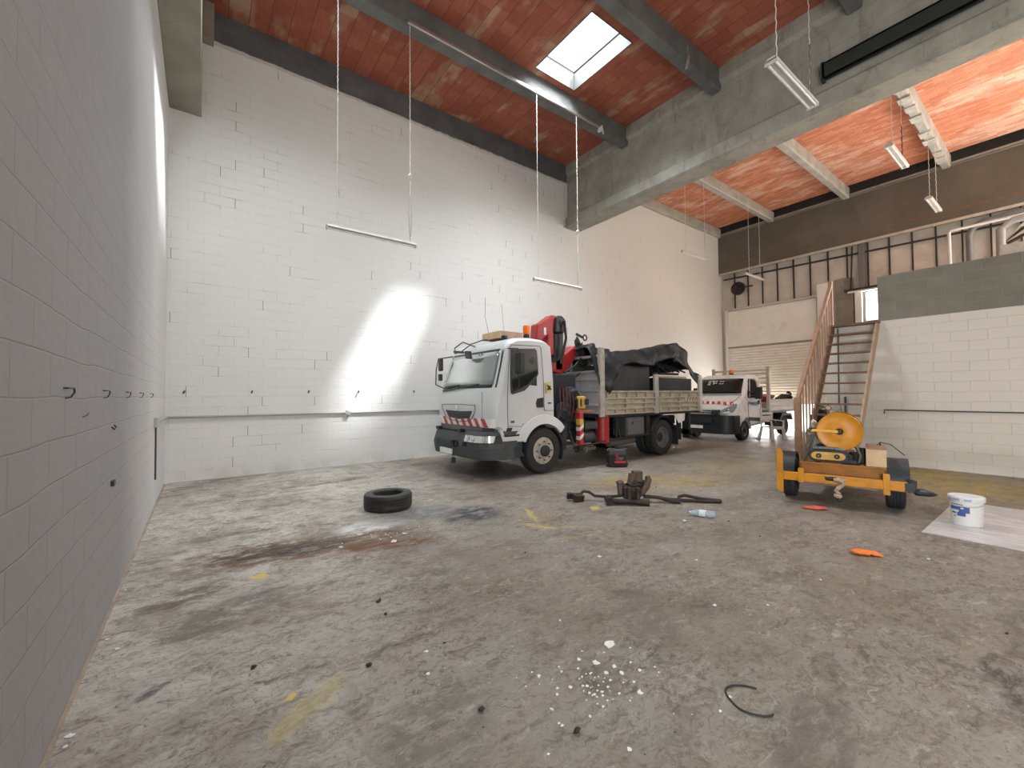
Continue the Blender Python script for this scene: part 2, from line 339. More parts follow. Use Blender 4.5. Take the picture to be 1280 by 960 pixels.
# ---------------------------------------------------------------- structure
def mezz_grime(t, c, P):
    x, y, z = t.sep(P)
    w = t.vadd(P, t.vscale(t.noise(P, 2, 5, .6, 0, True), .5))
    for cy, cz, ry, rz, st in ((3.3, 1.0, .7, 1.3, .5), (2.9, .5, 1.1, .5, .4), (2.6, 1.2, .5, .9, .35), (1.2, .3, 2.2, .25, .3)):
        v = t.comb(t.sep(w)[1], t.sep(w)[2]); mk = t.blobmask(v, cy+.25, cz+.25, ry, rz, 0, .8)
        c = t.mix(t.math('MULTIPLY', mk, st), c, (.42, .38, .31))
    return c
def back_grime_tint(t, c, P):
    x, y, z = t.sep(P)
    # dark open head joints, short vertical ticks
    V = t.comb(x, z)
    n = t.vor(t.comb(t.math('MULTIPLY', x, 1.6), t.math('MULTIPLY', z, 3.2)), 1, 'Position')
    # dust at the foot, warmer tone towards the right end
    m1 = t.math('MULTIPLY', t.ramp(z, 0, .35, 1, 0), t.ramp(t.noise(P, 2.5, 6, .7), .4, .65)); c = t.mix(t.math('MULTIPLY', m1, .5), c, (.50,.47,.42))
    m2 = t.math('MULTIPLY', t.ramp(x, 8, 12), .35); c = t.mix(m2, c, (.76,.71,.645))
    return c
def left_light_fade(t, c, P):
    y = t.math('ADD', t.sep(P)[1], t.math('MULTIPLY', t.noise(P, .8, 5), 1.5)); return t.mix(t.ramp(y, 5.6, 8.6), c, (.66,.66,.655))  # paler towards the corner: light gradient and sun strip put into the colour
M_back = wall_mat('white_blockwork', 'x', (.82,.83,.81), 0, .12, .55, back_grime_tint, .09)
M_left = wall_mat('white_blockwork_side', 'y', (.31,.31,.31), 4, .15, .10, left_light_fade, .015)
M_mezz = wall_mat('white_blockwork_dusty', 'y', (.76,.71,.63), 8, .2, .10, mezz_grime)
M_grey_block = None
def grey_block():
    t = NT('bare_grey_blockwork'); P = t.obj(); x, y, z = t.sep(P); V = t.comb(t.math('ADD', y, .2), t.math('ADD', z, .05))
    col, f = t.brick(V, .5, .2, .012, .3, .5, (0,0,0), (1,1,1), (.5,.5,.5))
    c = t.mix(t.ramp(t.noise(P, 1.7, 7, .65), .3, .7), (.20,.185,.15), (.29,.27,.225)); c = t.mix(t.math('MULTIPLY', col, .35), c, (.17,.155,.125))
    c = t.mix(t.math('MULTIPLY', f, .45), c, (.30,.28,.24))
    t.put(t.b.inputs['Base Color'], c); t.b.inputs['Roughness'].default_value = .9; t.bump(t.math('SUBTRACT', t.noise(P, 14, 7, .7), f), .01, .6); return t.m
M_gblock = grey_block()
M_conc = concrete_mat('raw_concrete', (.27,.26,.215), (.42,.41,.35), 1.6, (.10,.095,.08), .65)
M_conc_dark = concrete_mat('dark_concrete', (.085,.09,.095), (.15,.155,.16), 1.6, (.05,.05,.055), .4)
M_conc_brown = concrete_mat('brown_grey_concrete', (.11,.098,.078), (.155,.14,.115), .8, (.11,.085,.06), .5)
M_conc_tan = concrete_mat('tan_concrete', (.26,.23,.19), (.36,.33,.27), 1.4, (.15,.13,.10), .4)
M_tileA = tile_mat('clay_ceiling_tile', (.37,.10,.058), (.46,.15,.09), (.50,.33,.22), 0, .35, .30, .9, .55)
M_tileB = tile_mat('clay_ceiling_strip_tile', (.62,.205,.11), (.86,.37,.215), (.86,.58,.44), 5, .105, .36, .75, .50, (.22,.08,.04))
M_cream = mat('cream_sheet_metal', (.86,.82,.75), .45, 0, .05, 2, 0, .1, (.5,.45,.38))
M_white_post = mat('white_painted_post', (.80,.77,.70), .5, 0, .05, 3)
M_dark_stud = mat('dark_steel_stud', (.055,.05,.045), .5, .5)
M_steel = mat('galvanised_steel', (.55,.55,.54), .35, .85, .1, 12)
M_grey_pipe = mat('grey_pipe', (.42,.42,.41), .5, 0, .06)
M_dark = mat('deep_shadow_void', (.03,.027,.025), .9)  # near-black colour stands in for shade in the roof cavity

# floor (inside) and the yard beyond the loading door
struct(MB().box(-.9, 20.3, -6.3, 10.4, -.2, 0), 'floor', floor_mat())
struct(MB().box(20.3, 60, -20, 40, -.25, -.02), 'ground_outside', mat('pale_yard_concrete', (.62,.60,.56), .8, 0, .08, 1))
# walls
struct(MB().box(-.6, 20.3, 10.05, 10.35, 0, 9.9), 'wall_back', M_back)
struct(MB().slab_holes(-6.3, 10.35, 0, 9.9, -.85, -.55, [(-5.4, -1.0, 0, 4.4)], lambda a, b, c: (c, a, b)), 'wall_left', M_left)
struct(MB().box(-.85, 20.3, -6.3, -6.0, 0, 9.9), 'wall_front', M_mezz)
M_wall_right = mat('insulation_panel', (.60,.55,.48), .8, 0, .12, 1.6, .006, .12, (.30,.26,.21))
struct(MB().slab_holes(-6.3, 10.05, 0, 9.9, 20.0, 20.3, [(6.2, 9.75, 0, 3.75), (3.9, 4.73, 4.2, 5.42), (-5, -.8, 3.7, 5.9)], lambda a, b, c: (c, a, b)), 'wall_right', M_wall_right)  # last opening is made up for the added high window
# box room under the landing
struct(MB().box(12.05, 12.25, -6, 3.6, 0, 3.15).box(12.25, 20, 3.4, 3.6, 0, 3.15), 'wall_mezzanine', M_mezz)
struct(MB().box(12.052, 20, -6, 3.6, 3.15, 3.17), 'mezzanine_floor', mat('mezzanine_deck', (.72,.64,.54), .8))
struct(MB().box(12.05, 12.25, -6, 2.6, 3.17, 4.16), 'wall_parapet', M_gblock)
# ceilings: bay of large tiles with skylight openings, bay of thin tiles
struct(MB().slab_holes(-.6, 9.8, -6.3, 10.2, 9.25, 9.40, [(h[0]-.02, h[1]+.02, h[2]-.02, h[3]+.02) for h in SKYLIGHTS] + [(7.35, 8.85, -3.4, -1.4)]), 'ceiling', M_tileA)  # last hole is for the added rooflight
struct(MB().slab_holes(10.2, 19.45, -6.3, 10.2, 9.36, 9.5, [ADDED_SKY]), 'ceiling', M_tileB)
struct(MB().slab_holes(10.2, 20.3, -6.3, 10.2, 9.78, 9.9, [ADDED_SKY]), 'ceiling', M_dark)
M_curb = concrete_mat('darkened_curb_concrete', (.036,.038,.034), (.055,.057,.052), 2.2, (.03,.03,.026), .3)  # near-black colour offsets the strong skylight on the shaft faces
M_pane = glass_mat('skylight_glass', (.97,.98,1), .04)
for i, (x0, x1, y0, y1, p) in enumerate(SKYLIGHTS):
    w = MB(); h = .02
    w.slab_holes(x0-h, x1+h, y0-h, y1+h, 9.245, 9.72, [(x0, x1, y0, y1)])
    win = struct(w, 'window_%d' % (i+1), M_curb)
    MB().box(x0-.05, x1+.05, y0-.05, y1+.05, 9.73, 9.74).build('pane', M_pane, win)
struct(MB().slab_holes(7.25, 8.95, -3.5, -1.3, 9.18, 9.25, [(7.35, 8.85, -3.4, -1.4)]), 'window_6', M_curb)  # frame of the unseen rooflight added as fill
# the great beam that divides the bays, and the one against the left wall
def beam(x0, x1, y0, y1, z0, z1, name, m, lo=.34, hi=.5, inset=.1, left=True):
    pr = [(x0, z0+.05), (x0+.05, z0), (x1-.05, z0), (x1, z0+.05), (x1, z0+lo), (x1-inset, z0+lo+.07), (x1-inset, z1), (x0, z1), (x0, z1-hi), (x0+inset, z1-hi-.06), (x0+inset, z0+lo+.07), (x0, z0+lo)]
    return struct(MB().prism(pr, 'y', y0, y1), name, m, bevel=.008)
beam(9.7, 10.36, -6, 10.05, 7.14, 9.45, 'ceiling_beam', M_conc)
struct(MB().box(-.55, -.06, -6, 10.05, 7.06, 9.25), 'ceiling_beam', M_conc_tan, bevel=.01)
struct(MB().box(-.06, .12, 9.8, 10.05, 8.55, 9.25), 'beam_corbel', M_conc_tan, bevel=.01)
struct(MB().box(19.72, 20, -6, 10.05, 7.22, 9.12), 'ceiling_beam', M_conc_brown, bevel=.01)
struct(MB().box(19.66, 19.74, -6, 10.05, 9.05, 9.12).box(19.66, 19.74, -6, 10.05, 9.0, 9.02), 'trim_1', mat('beam_top_angle', (.30,.28,.24), .6))
struct(MB().box(19.66, 19.72, -6, 10.0, 7.15, 7.24), 'trim_2', mat('pale_ledge_timber', (.50,.46,.38), .6))
struct(MB().box(19.715, 19.73, -6, 10.0, 7.50, 7.60), 'trim_3', mat('rust_stain_strip', (.16,.11,.075), .8))
struct(MB().box(19.70, 20.0, -6, 10.05, 9.125, 9.78), 'recess_shade', M_dark)  # dark box paints the shade of the gap above the far beam
struct(MB().box(7.2, 9.0, -3.6, -1.2, 9.72, 9.75), 'window_7', M_white_post)  # opaque sheet over the added rooflight, keeps direct sun out
# joists
def joist(y0, y1, x0, x1, z0, z1, m, lumps=False):
    pr = [(y0, z0), (y1, z0), (y1+.0, z0+.05), (y1, z1), (y0, z1)]
    b = MB().prism([(y0+.03, z0), (y1-.03, z0), (y1, z0+.04), (y1+.01, z1), (y0-.01, z1), (y0, z0+.04)], 'x', x0, x1)
    return struct(b, 'ceiling_joist', m, bevel=.006)
M_joist = concrete_mat('joist_concrete', (.11,.113,.108), (.18,.184,.172), 2.2, (.12,.12,.115), .4)
M_joistB = concrete_mat('joist_concrete_pale', (.34,.33,.29), (.50,.48,.43), 2.4, (.2,.18,.15), .4)
joist(10.0, 10.06, -.06, 9.75, 8.66, 9.25, M_conc_dark)
for y0 in (7.53, 4.84, 2.2, -.4, -3): joist(y0, y0+.25, -.06, 9.8, 8.75, 9.25, M_joist)
joist(9.9, 10.05, 10.2, 19.75, 8.98, 9.36, M_joistB)
for y0 in (7.6, 4.98, 2.3, -.3, -2.9): joist(y0, y0+.23, 10.2, 19.75, 8.98, 9.36, M_joistB)
# patched underside of the third far joist
w = MB()
for i in range(15):
    x = 10.9+i*.56+rnd.uniform(-.16,.16)
    if i in (4, 9, 12): continue
    w.obox((x, 2.41+rnd.uniform(-.02,.02), 8.97), (.3+rnd.uniform(0,.2), .25+rnd.uniform(-.04,.03), .03+rnd.uniform(0,.05))); w.jitter(.012, 6) if i == 14 else None
struct(w, 'joist_patching', mat('patched_mortar', (.50,.49,.44), .85, 0, .2, 8, .01))
# corner mortar rag along the wall joist
w = MB(); pts = []
for i in range(140):
    x = .05 + i*.07; pts.append((x, 10.05-.02, 8.65 - .03*abs(mnoise.noise((x*2.1, 0, 0))) - .02*mnoise.noise((x*9, 3, 0))))
w.tube(pts, [.03+.015*abs(mnoise.noise((i*.7, 1, 2))) for i in range(140)], 6)
struct(w, 'trim_4', mat('ragged_mortar', (.62,.60,.56), .8, 0, .1, 5, .01))
w = MB(); pts = [(10.5+i*.1, 10.03, 8.96 + .008*mnoise.noise((i*.5, 1, 0))) for i in range(92)]; w.tube(pts, .022, 6)
struct(w, 'trim_5', M_white_post)
# ragged mortar down beside the great beam's end
w = MB(); pts = [(9.66+.03*mnoise.noise((i*.9, 5, 1)), 10.03, 7.15+i*.06) for i in range(24)]; w.tube(pts, .035, 6)
struct(w, 'trim_6', mat('ragged_mortar_edge', (.58,.56,.51), .8, 0, .1, 5, .01))
# rough edge at the foot of walls
def foot(name, fn, n, m, r=.018, seed=0):
    w = MB(); w.tube([Vector(fn(i/n)) + Vector((0, 0, .006*mnoise.noise((i*.8, seed, 0)))) for i in range(n+1)], [r*(1+.5*mnoise.noise((i*.6, seed, 4))) for i in range(n+1)], 6)
    return struct(w, name, m)
M_foot = mat('dirt_along_wall_foot', (.33,.27,.21), .9, 0, .2, 5, .01)
foot('baseboard_left', lambda k: (-.545, -3+13*k, .004), 120, M_foot, .014)
foot('baseboard_back', lambda k: (-.5+12*k, 10.045, .004), 120, mat('pale_dirt_foot', (.5,.47,.41), .9), .012, 3)
foot('baseboard_mezzanine', lambda k: (12.045, 3.6-8*k, .004), 100, M_foot, .014, 5)

# far wall: studs, rail, post, door
def single(mb, name, m, label, cat, group=None, **k): return tag(mb.build(name, m, **k), label, cat, group)
STUDY = [9.42, 8.83, 8.22, 7.62, 7.0, 6.4, 5.79, 5.18, 4.55, 3.94, 3.33, 2.74, 2.13, 1.51, .9, .3]
GST = 'dark steel studs on the far wall'
for y in STUDY:
    struct(MB().box(19.93, 20, y-.019, y+.019, 5.5 if y > 5 else 5.45 if y > 4 else 3.2, 7.2), 'wall_stud', M_dark_stud)
struct(MB().bar((19.9, 9.9, 6.97), (19.9, -.5, 6.74), .05, .06), 'wall_rail', M_dark_stud)
struct(MB().box(19.8, 19.98, 4.62, 4.80, 5.5, 7.22), 'steel_post', mat('dark_grey_column', (.17,.165,.155), .6), bevel=.01)
struct(MB().bar((19.85, 4.98, 7.15), (19.85, 5.06, 5.5), .04, .04), 'post_brace', M_dark_stud)
struct(MB().box(19.9, 20, 5.0, 5.58, 3.17, 6.0), 'wall_panel', M_gblock, bevel=.01)
struct(MB().box(19.85, 20, 5.72, 6.16, 0, 5.95), 'trim_7', M_white_post, bevel=.01)
struct(MB().box(19.85, 20, 4.74, 4.95, 3.17, 5.45), 'trim_8', M_white_post, bevel=.01)
struct(MB().box(19.75, 20, 3.8, 5.25, 5.44, 5.52), 'trim_9', M_dark_stud).name
struct(MB().box(19.78, 19.9, 3.8, 5.15, 5.38, 5.44), 'trim_10', M_white_post)
wf = MB(); wf.slab_holes(3.9, 4.73, 4.2, 5.42, 19.98, 20.06, [(3.98, 4.65, 4.28, 5.34)], lambda a, b, c: (c, a, b))
wi = struct(wf, 'window_5', mat('grey_window_frame', (.30,.30,.29), .5))
MB().box(20.01, 20.02, 3.98, 4.65, 4.28, 5.34).build('pane', M_pane, wi)
# panel and shutter of the loading door
struct(MB().box(19.93, 19.99, 6.2, 9.76, 3.75, 5.42), 'wall_lintel_panel', M_cream, bevel=.01)
struct(MB().box(19.88, 19.99, 6.10, 6.2, 0, 5.45), 'trim_11', mat('grey_door_jamb', (.36,.34,.31), .6))
struct(MB().box(19.88, 19.99, 9.76, 9.86, 0, 5.5), 'trim_12', M_white_post)
struct(MB().cyl((19.85, 9.95, 5.5), (19.85, 6.15, 5.5), .035), 'trim_13', mat('pale_rail', (.62,.61,.58), .4, .3))
door = struct(MB().box(19.90, 19.98, 6.2, 9.76, 3.70, 3.76), 'door_1', mat('shutter_head', (.30,.27,.23), .6))
w = MB(); n = 21; rings = []
prof = []
for i in range(n):
    z = 3.70 - i*(3.70-1.20)/n; hgt = (3.70-1.20)/n
    prof += [(19.975, z), (19.975, z-hgt*.10), (19.925, z-hgt*.22), (19.92, z-hgt*.6), (19.935, z-hgt*.98)]
w.loft([[(x, 6.2, z) for x, z in prof], [(x, 9.76, z) for x, z in prof]], cap=False, closed=False)
w.build('shutter_curtain', mat('cream_shutter_slats', (.88,.82,.72), .5, 0, .05, 3, 0, .15, (.4,.34,.27)), door)
MB().box(19.92, 19.99, 6.2, 9.76, 1.12, 1.21).build('bottom_rail', M_cream, door)

# ================================================================ objects
V3 = Vector
M_white = mat('white_vehicle_paint', (.60,.62,.63), .4, 0, .03, 2, 0, 0, (.36,.35,.33), coat=.12)
M_white2 = mat('white_van_paint', (.72,.71,.68), .3, 0, .03, 2, 0, .15, (.4,.37,.33), coat=.4)
M_rubber = mat('black_rubber', (.022,.022,.023), .75, 0, .25, 14, .004)
M_plastic = mat('grey_bumper_plastic', (.055,.062,.066), .6, 0, .15, 8)
M_blackpl = mat('black_plastic', (.018,.02,.022), .45, 0, .2, 8)
M_chassis = mat('dark_greasy_steel', (.03,.031,.032), .6, .3, .4, 9, .004)
M_rim = mat('dusty_pale_wheel_steel', (.42,.40,.34), .6, .2, .15, 14, 0, .4, (.12,.10,.08))
M_rimgrey = mat('grey_wheel_steel', (.22,.22,.22), .5, .5, .15, 14, 0, .4)
M_red = mat('red_crane_paint', (.36,.022,.024), .4, 0, .15, 7, 0, .3, (.10,.03,.025))
M_red_sticker = mat('red_reflective_strip', (.50,.03,.045), .4)
M_white_sticker = mat('white_reflective_strip', (.75,.74,.72), .4)
M_yellow = mat('orange_yellow_paint', (.62,.25,.008), .42, 0, .12, 6, 0, .4, (.20,.10,.02))
M_yellow_dk = mat('worn_orange_brown_paint', (.30,.115,.012), .6, 0, .25, 6, 0, .6, (.12,.06,.02))
M_amber = mat('amber_lens', (.85,.16,.01), .2)
M_chrome = mat('bright_metal', (.75,.76,.77), .15, 1, .03)
M_lens = mat('headlamp_lens', (.62,.64,.63), .1, .3, .15, 20)
M_plate = mat('blank_number_plate', (.78,.78,.76), .5)
M_board = mat('cream_dropside_paint', (.42,.38,.29), .65, 0, .1, 5, .003, .75, (.22,.17,.11))
M_post = mat('grey_steel_post', (.42,.40,.35), .6, .1, .12, 6, 0, .5, (.18,.15,.11))
M_headboard = mat('light_grey_headboard', (.42,.42,.42), .45, .2, .1, 4, 0, .4, (.2,.18,.16))
M_wood = mat('reddish_brown_timber', (.36,.205,.125), .6, 0, .2, 9, .003)
M_wood_dk = mat('dark_brown_timber', (.20,.105,.06), .6, 0, .2, 9, .003)
M_plywood = mat('pale_plywood', (.62,.45,.26), .7, 0, .12, 9, 0, .15, (.4,.28,.15))
M_plywood_top = mat('pinkish_board', (.42,.27,.20), .7, 0, .12, 9)
def glassy(name, col, rough=.05, k=1):
    t = NT(name); c = t.mix(t.noise(t.obj(), 3), tuple(k*.8 for k in col), col); t.put(t.b.inputs['Base Color'], c)
    t.b.inputs['Roughness'].default_value = rough; t.b.inputs['Specular IOR Level'].default_value = k*.8; t.b.inputs['IOR'].default_value = 1.4+.3*(k == 1); t.b.inputs['Coat Weight'].default_value = 1 if k == 1 else 0; t.b.inputs['Coat Roughness'].default_value = .02; return t.m
M_wind = glassy('greenish_windscreen', (.17,.215,.20)); M_sideglass = glassy('dark_side_glass', (.012,.015,.016), .05, .5); M_vanglass = glassy('dark_van_glass', (.014,.015,.015), .05, .5)
def tarp_mat():
    t = NT('black_tarpaulin'); P = t.obj()
    c = t.mix(t.ramp(t.noise(P, 3, 6), .3, .7), (.006,.007,.008), (.022,.024,.027)); t.put(t.b.inputs['Base Color'], c); t.b.inputs['Roughness'].default_value = .5; t.b.inputs['Specular IOR Level'].default_value = .3
    t.bump(t.noise(t.map(P, sc=(1,1,.5)), 5, 5, .6), .03, .7); return t.m
M_tarp = tarp_mat()
def corr_mat():
    t = NT('dark_ribbed_plastic'); P = t.obj(); w = t.wave(P, 9, 0, 'X')
    t.put(t.b.inputs['Base Color'], t.mix(t.math('MULTIPLY', w, t.ramp(t.noise(P, 3, 3), .3, .7)), (.018,.021,.023), (.05,.055,.057))); t.b.inputs['Roughness'].default_value = .5; t.bump(w, .01, .5); return t.m
M_corr = corr_mat()

def tyre(mb, c, R, w, axis='y', rimR=None, tread=True):
    r0 = rimR or R*.58; h = w/2
    prof = [(r0, -h*.8), (r0+.02, -h), (R*.82, -h*1.02), (R*.95, -h*.93), (R-.004, -h*.72), (R, -h*.5), (R-.008, -h*.36), (R-.008, -h*.30), (R, -h*.26), (R, -.01), (R-.008, 0), (R, .01),
            (R, h*.26), (R-.008, h*.30), (R-.008, h*.36), (R, h*.5), (R-.004, h*.72), (R*.95, h*.93), (R*.82, h*1.02), (r0+.02, h), (r0, h*.8)]
    return mb.lathe(prof, c, axis, 44, True)
def wheel(parent, c, R, w, side=-1, axis='y', rimmat=None, dish=0.0, hub=.12, name='wheel'):
    """tyre as the wheel, with a rim, hub and bolts as its pieces"""
    rimmat = rimmat or M_rim; wd = axis == 'y'
    wh = tyre(MB(), c, R, w, axis).build(name, M_rubber, parent, smooth=True, world=wd)
    r = R*.6; s = side*w/2
    MB().lathe([(r, s*.2), (r, s*.85), (r*.93, s*.9), (r*.86, s*.6-dish*side), (r*.55, s*.55-dish*side), (r*.5, s*.75-dish*side), (.02, s*.75-dish*side), (.02, s*.2), (r, s*.2)], c, axis, 36).build('rim', rimmat, wh, smooth=True, world=wd)
    MB().lathe([(hub, s*.6-dish*side), (hub, s*1.0-dish*side), (hub*.75, s*1.12-dish*side), (.0, s*1.12-dish*side)], c, axis, 24).build('hub', M_chassis, wh, smooth=True, world=wd)
    c = V3(c)
    for k in range(8):
        a = k*PI/4; off = {'y': (math.cos(a)*r*.68, s*.62-dish*side, math.sin(a)*r*.68), 'x': (s*.62-dish*side, math.cos(a)*r*.68, math.sin(a)*r*.68)}[axis]
        p = c+V3(off); d = V3((0, side*.03, 0)) if axis == 'y' else V3((side*.03, 0, 0)); MB().cyl(p-d, p+d, .014, n=6).build('wheel_bolt', M_chassis, wh, world=wd)
    return wh

# ---------------------------------------------------------------- crane truck
TY = 7.63
truck = thing('crane_truck', 'large white flatbed truck with red folding crane, parked along the back wall', 'truck', (5.6, TY, 0))
def cabdef(x, y, z):
    """rounds the front corners in plan, leans the sides in, softens the roof edges; y is measured from the middle"""
    a = abs(y); sh = 0 if a < .7 else .02*((a-.7)/.3)**2 if a < 1.0 else .02 + .13*((a-1.0)/.15)**2
    w = max(0, min(1, (5.0-x)/.45)); x2 = x + sh*w
    y2 = y*(1-.085*max(0, (z-1.7)/1.05)) if z > 1.7 else y
    z2 = z - (max(0, (a-1.0)/.15)**2*.07 if z > 2.6 else 0)
    return V3((x2, TY+y2, z2))
prof = [(4.42,.96), (4.35,1.0), (4.325,1.2), (4.33,1.45), (4.40,1.70), (4.53,2.10), (4.66,2.50), (4.71,2.60), (4.80,2.68), (4.98,2.735), (5.35,2.765), (5.70,2.75), (5.80,2.71), (5.86,2.60), (5.87,1.9), (5.87,1.05)]
for a in range(62, 175, 12): prof.append((5.6+.64*math.cos(math.radians(a)), .46+.64*math.sin(math.radians(a))))
prof += [(4.97,.72), (4.6,.74), (4.5,.9)]
ST = [-1.15, -1.135, -1.10, -1.04, -.9, -.6, -.25, .25, .6, .9, 1.04, 1.10, 1.135, 1.15]
cab = MB().loft([[cabdef(x, y, z) for x, z in prof] for y in ST]).build('cab', M_white, truck, smooth=True)
def side_panel(pts, off, th, y0=-1.15):
    b = MB(); o = [cabdef(x, y0, z)+V3((0, -off, 0)) for x, z in pts]; i = [p+V3((0, th, 0)) for p in o]; return b.loft([i, o])
WIN = [(4.74,2.50), (5.44,2.535), (5.485,2.49), (5.485,2.02), (5.44,1.96), (5.20,1.76), (5.10,1.68), (4.72,1.61), (4.67,1.64), (4.665,1.8)]
sw = side_panel(WIN, .006, .03).build('side_window', M_blackpl, cab)
WIN2 = [(4.77,2.46), (5.44,2.49), (5.45,2.02), (5.18,1.80), (4.74,1.66), (4.70,1.8)]
side_panel(WIN2, .010, .03).build('side_glass', M_sideglass, cab)
MB().loft([[cabdef(x, s, z)+V3((0, .01, 0)) for x, z in WIN] for s in (1.15, 1.152)]).build('side_window', M_sideglass, cab)
# what shows through the side glass
w = MB().obox((5.33, TY-1.10, 1.98), (.24, .02, .42)); w.blob((5.33, TY-1.10, 2.24), (.09, .012, .12), 1, .1)
w.build('seat_back', M_blackpl, cab)
# windscreen
def front_panel(y0, y1, t0, t1, off, n=14, inset_top=0):
    A, B = V3((4.40, 0, 1.70)), V3((4.66, 0, 2.50)); nrm = V3((-.951, 0, .309))
    rows = []
    for j in range(7):
        t = t0+(t1-t0)*j/6; row = []
        for i in range(n+1):
            y = y0+(y1-y0)*i/n; p = A.lerp(B, t); q = cabdef(p.x, y, p.z); row.append(q + nrm*off)
        rows.append(row)
    b = MB()
    R = [[b.bm.verts.new(p) for p in r] for r in rows]
    for a, c in zip(R, R[1:]):
        for i in range(n): b.bm.faces.new((a[i], a[i+1], c[i+1], c[i]))
    return b
ws = front_panel(-1.09, 1.09, .05, 1.0, .004).build('windscreen', M_blackpl, cab, smooth='all', solid=.012)
front_panel(-1.03, 1.05, .12, .94, .014).build('windscreen_glass', M_wind, ws, smooth='all', solid=.006)
w = MB()
for y0, y1 in ((-.55, .25), (.25, .95)):
    w.tube([cabdef(4.42, y1, 1.73)+V3((-.03, 0, .02)), cabdef(4.43, (y0+y1)/2, 1.76)+V3((-.035, 0, .02)), cabdef(4.44, y0, 1.79)+V3((-.03, 0, .02))], .014, 6)
w.tube([cabdef(4.40, .9, 1.70)+V3((-.03, 0, 0)), cabdef(4.42, .2, 1.75)+V3((-.05, 0, 0))], .02, 6)
w.build('wiper', M_blackpl, cab)
# door lines
w = MB()
path = [(4.545,.78), (4.535,1.2), (4.535,1.6), (4.60,2.05), (4.70,2.52), (4.76,2.575), (5.56,2.60), (5.60,2.55), (5.605,1.9), (5.605,1.28)]
w.tube([cabdef(x, -1.15, z)+V3((0, -.003, 0)) for x, z in path], .006, 5)
w.tube([cabdef(x, -1.15, z)+V3((0, -.003, 0)) for x, z in [(5.605,1.28), (5.86,1.27)]], .005, 5)
w.tube([cabdef(x, -1.15, z)+V3((0, -.003, 0)) for x, z in [(4.55,1.0), (5.0,.98), (5.08,1.04)]], .005, 5)
w.build('door_seam', M_plastic, cab)
w = MB(); w.tube([cabdef(4.335, -.80, z)+V3((-.004, 0, 0)) for z in (.98, 1.3, 1.5, 1.66)], .004, 5); w.build('bonnet_seam', M_plastic, cab)
side_panel([(5.44,1.52), (5.58,1.54), (5.585,1.34), (5.42,1.34), (5.40,1.42)], .008, .03).build('door_handle', M_blackpl, cab)
side_panel([(4.64,1.06), (4.76,1.06), (4.76,1.10), (4.64,1.10)], .008, .02).build('badge', M_plastic, cab)
side_panel([(5.72,1.41), (5.79,1.41), (5.79,1.44), (5.72,1.44)], .008, .02).build('badge', M_plastic, cab)
st = side_panel([(5.665,1.63), (5.80,1.64), (5.80,1.86), (5.665,1.84)], .006, .02).build('warning_sticker', mat('yellow_warning_sticker', (.62,.50,.20), .5), cab)
w = MB(); w.bar(cabdef(5.69, -1.17, 1.80), cabdef(5.78, -1.17, 1.70), .012, .035, (0,1,0)).bar(cabdef(5.69, -1.17, 1.69), cabdef(5.77, -1.17, 1.78), .012, .025, (0,1,0)); w.build('sticker_symbol', M_blackpl, st)
# rounded fender round the front wheel, sill and step
def arch(y0, y1, r0, r1, a0, a1, c=(5.6, .46), n=16, flat=1):
    b = MB(); sec = []
    for i in range(n+1):
        a = math.radians(a0+(a1-a0)*i/n); ca, sa = math.cos(a), math.sin(a)
        sec.append([V3((c[0]+r0*ca, y0, c[1]+r0*sa)), V3((c[0]+r1*ca, y0+.03, c[1]+r1*sa*flat)), V3((c[0]+(r1+.02)*ca, y0+.10, c[1]+(r1+.02)*sa*flat)), V3((c[0]+(r1+.02)*ca, y1, c[1]+(r1+.02)*sa*flat)), V3((c[0]+r0*ca, y1, c[1]+r0*sa))])
    return b.loft(sec)
arch(TY-1.19, TY-.9, .545, .73, 38, 158).build('front_fender', M_white, truck, smooth=True, bevel=.01)
arch(TY+.9, TY+1.19, .545, .73, 38, 158).build('front_fender', M_white, truck, smooth=True)
w = MB().prism([(4.50,.92), (4.56,.94), (4.60,.80), (5.0,.80), (5.02,.69), (4.66,.69), (4.56,.72)], 'y', TY-1.17, TY-.95); w.build('step_sill', M_white, truck, bevel=.01)
MB().box(4.58, 5.0, TY-1.155, TY-.9, .80, .835).build('step_tread', M_blackpl, truck)
MB().prism([(4.56,.70), (5.04,.69), (5.02,.5), (5.1,.40), (4.56,.36)], 'y', TY-1.15, TY-.8).build('side_skirt', mat('dark_blue_grey_skirt', (.022,.035,.045), .4), truck, bevel=.01)
MB().box(4.6, 5.86, TY-.85, TY+.85, .6, 1.05).build('engine_block', M_chassis, truck, bevel=.03)
arch(TY-1.16, TY-.8, .50, .56, -25, 55, n=10).build('mudguard', M_blackpl, truck, smooth=True)
MB().box(6.08, 6.11, TY-1.14, TY-.8, .30, .72).build('mud_flap', M_rubber, truck)
# bumper, lamps, plate
def plan(y):   # front x of the bumper at a given offset from the middle
    a = abs(y); return 4.10 + (.03*(a/1.0)**2 if a < .85 else .022+.42*((a-.85)/.33)**2)
def bump_loft(z0, z1, dx0, dx1, ys, depth=.25):
    rings = []
    for y in ys:
        x = plan(y); rings.append([V3((x+dx0, TY+y, z0)), V3((x+dx1, TY+y, z1)), V3((x+dx1+depth, TY+y, z1)), V3((x+dx0+depth, TY+y, z0))])
    return MB().loft(rings)
YS = [-1.18, -1.16, -1.12, -1.05, -.95, -.85, -.5, 0, .5, .85, .95, 1.05, 1.12, 1.16, 1.18]
bp = bump_loft(.37, .60, .05, .0, YS).build('bumper', M_plastic, truck, smooth=True)
bump_loft(.60, .72, .03, .05, [y for y in YS if abs(y) > .4 and y < 0][:6] + [-.52], .3).build('lamp_surround', M_plastic, bp)
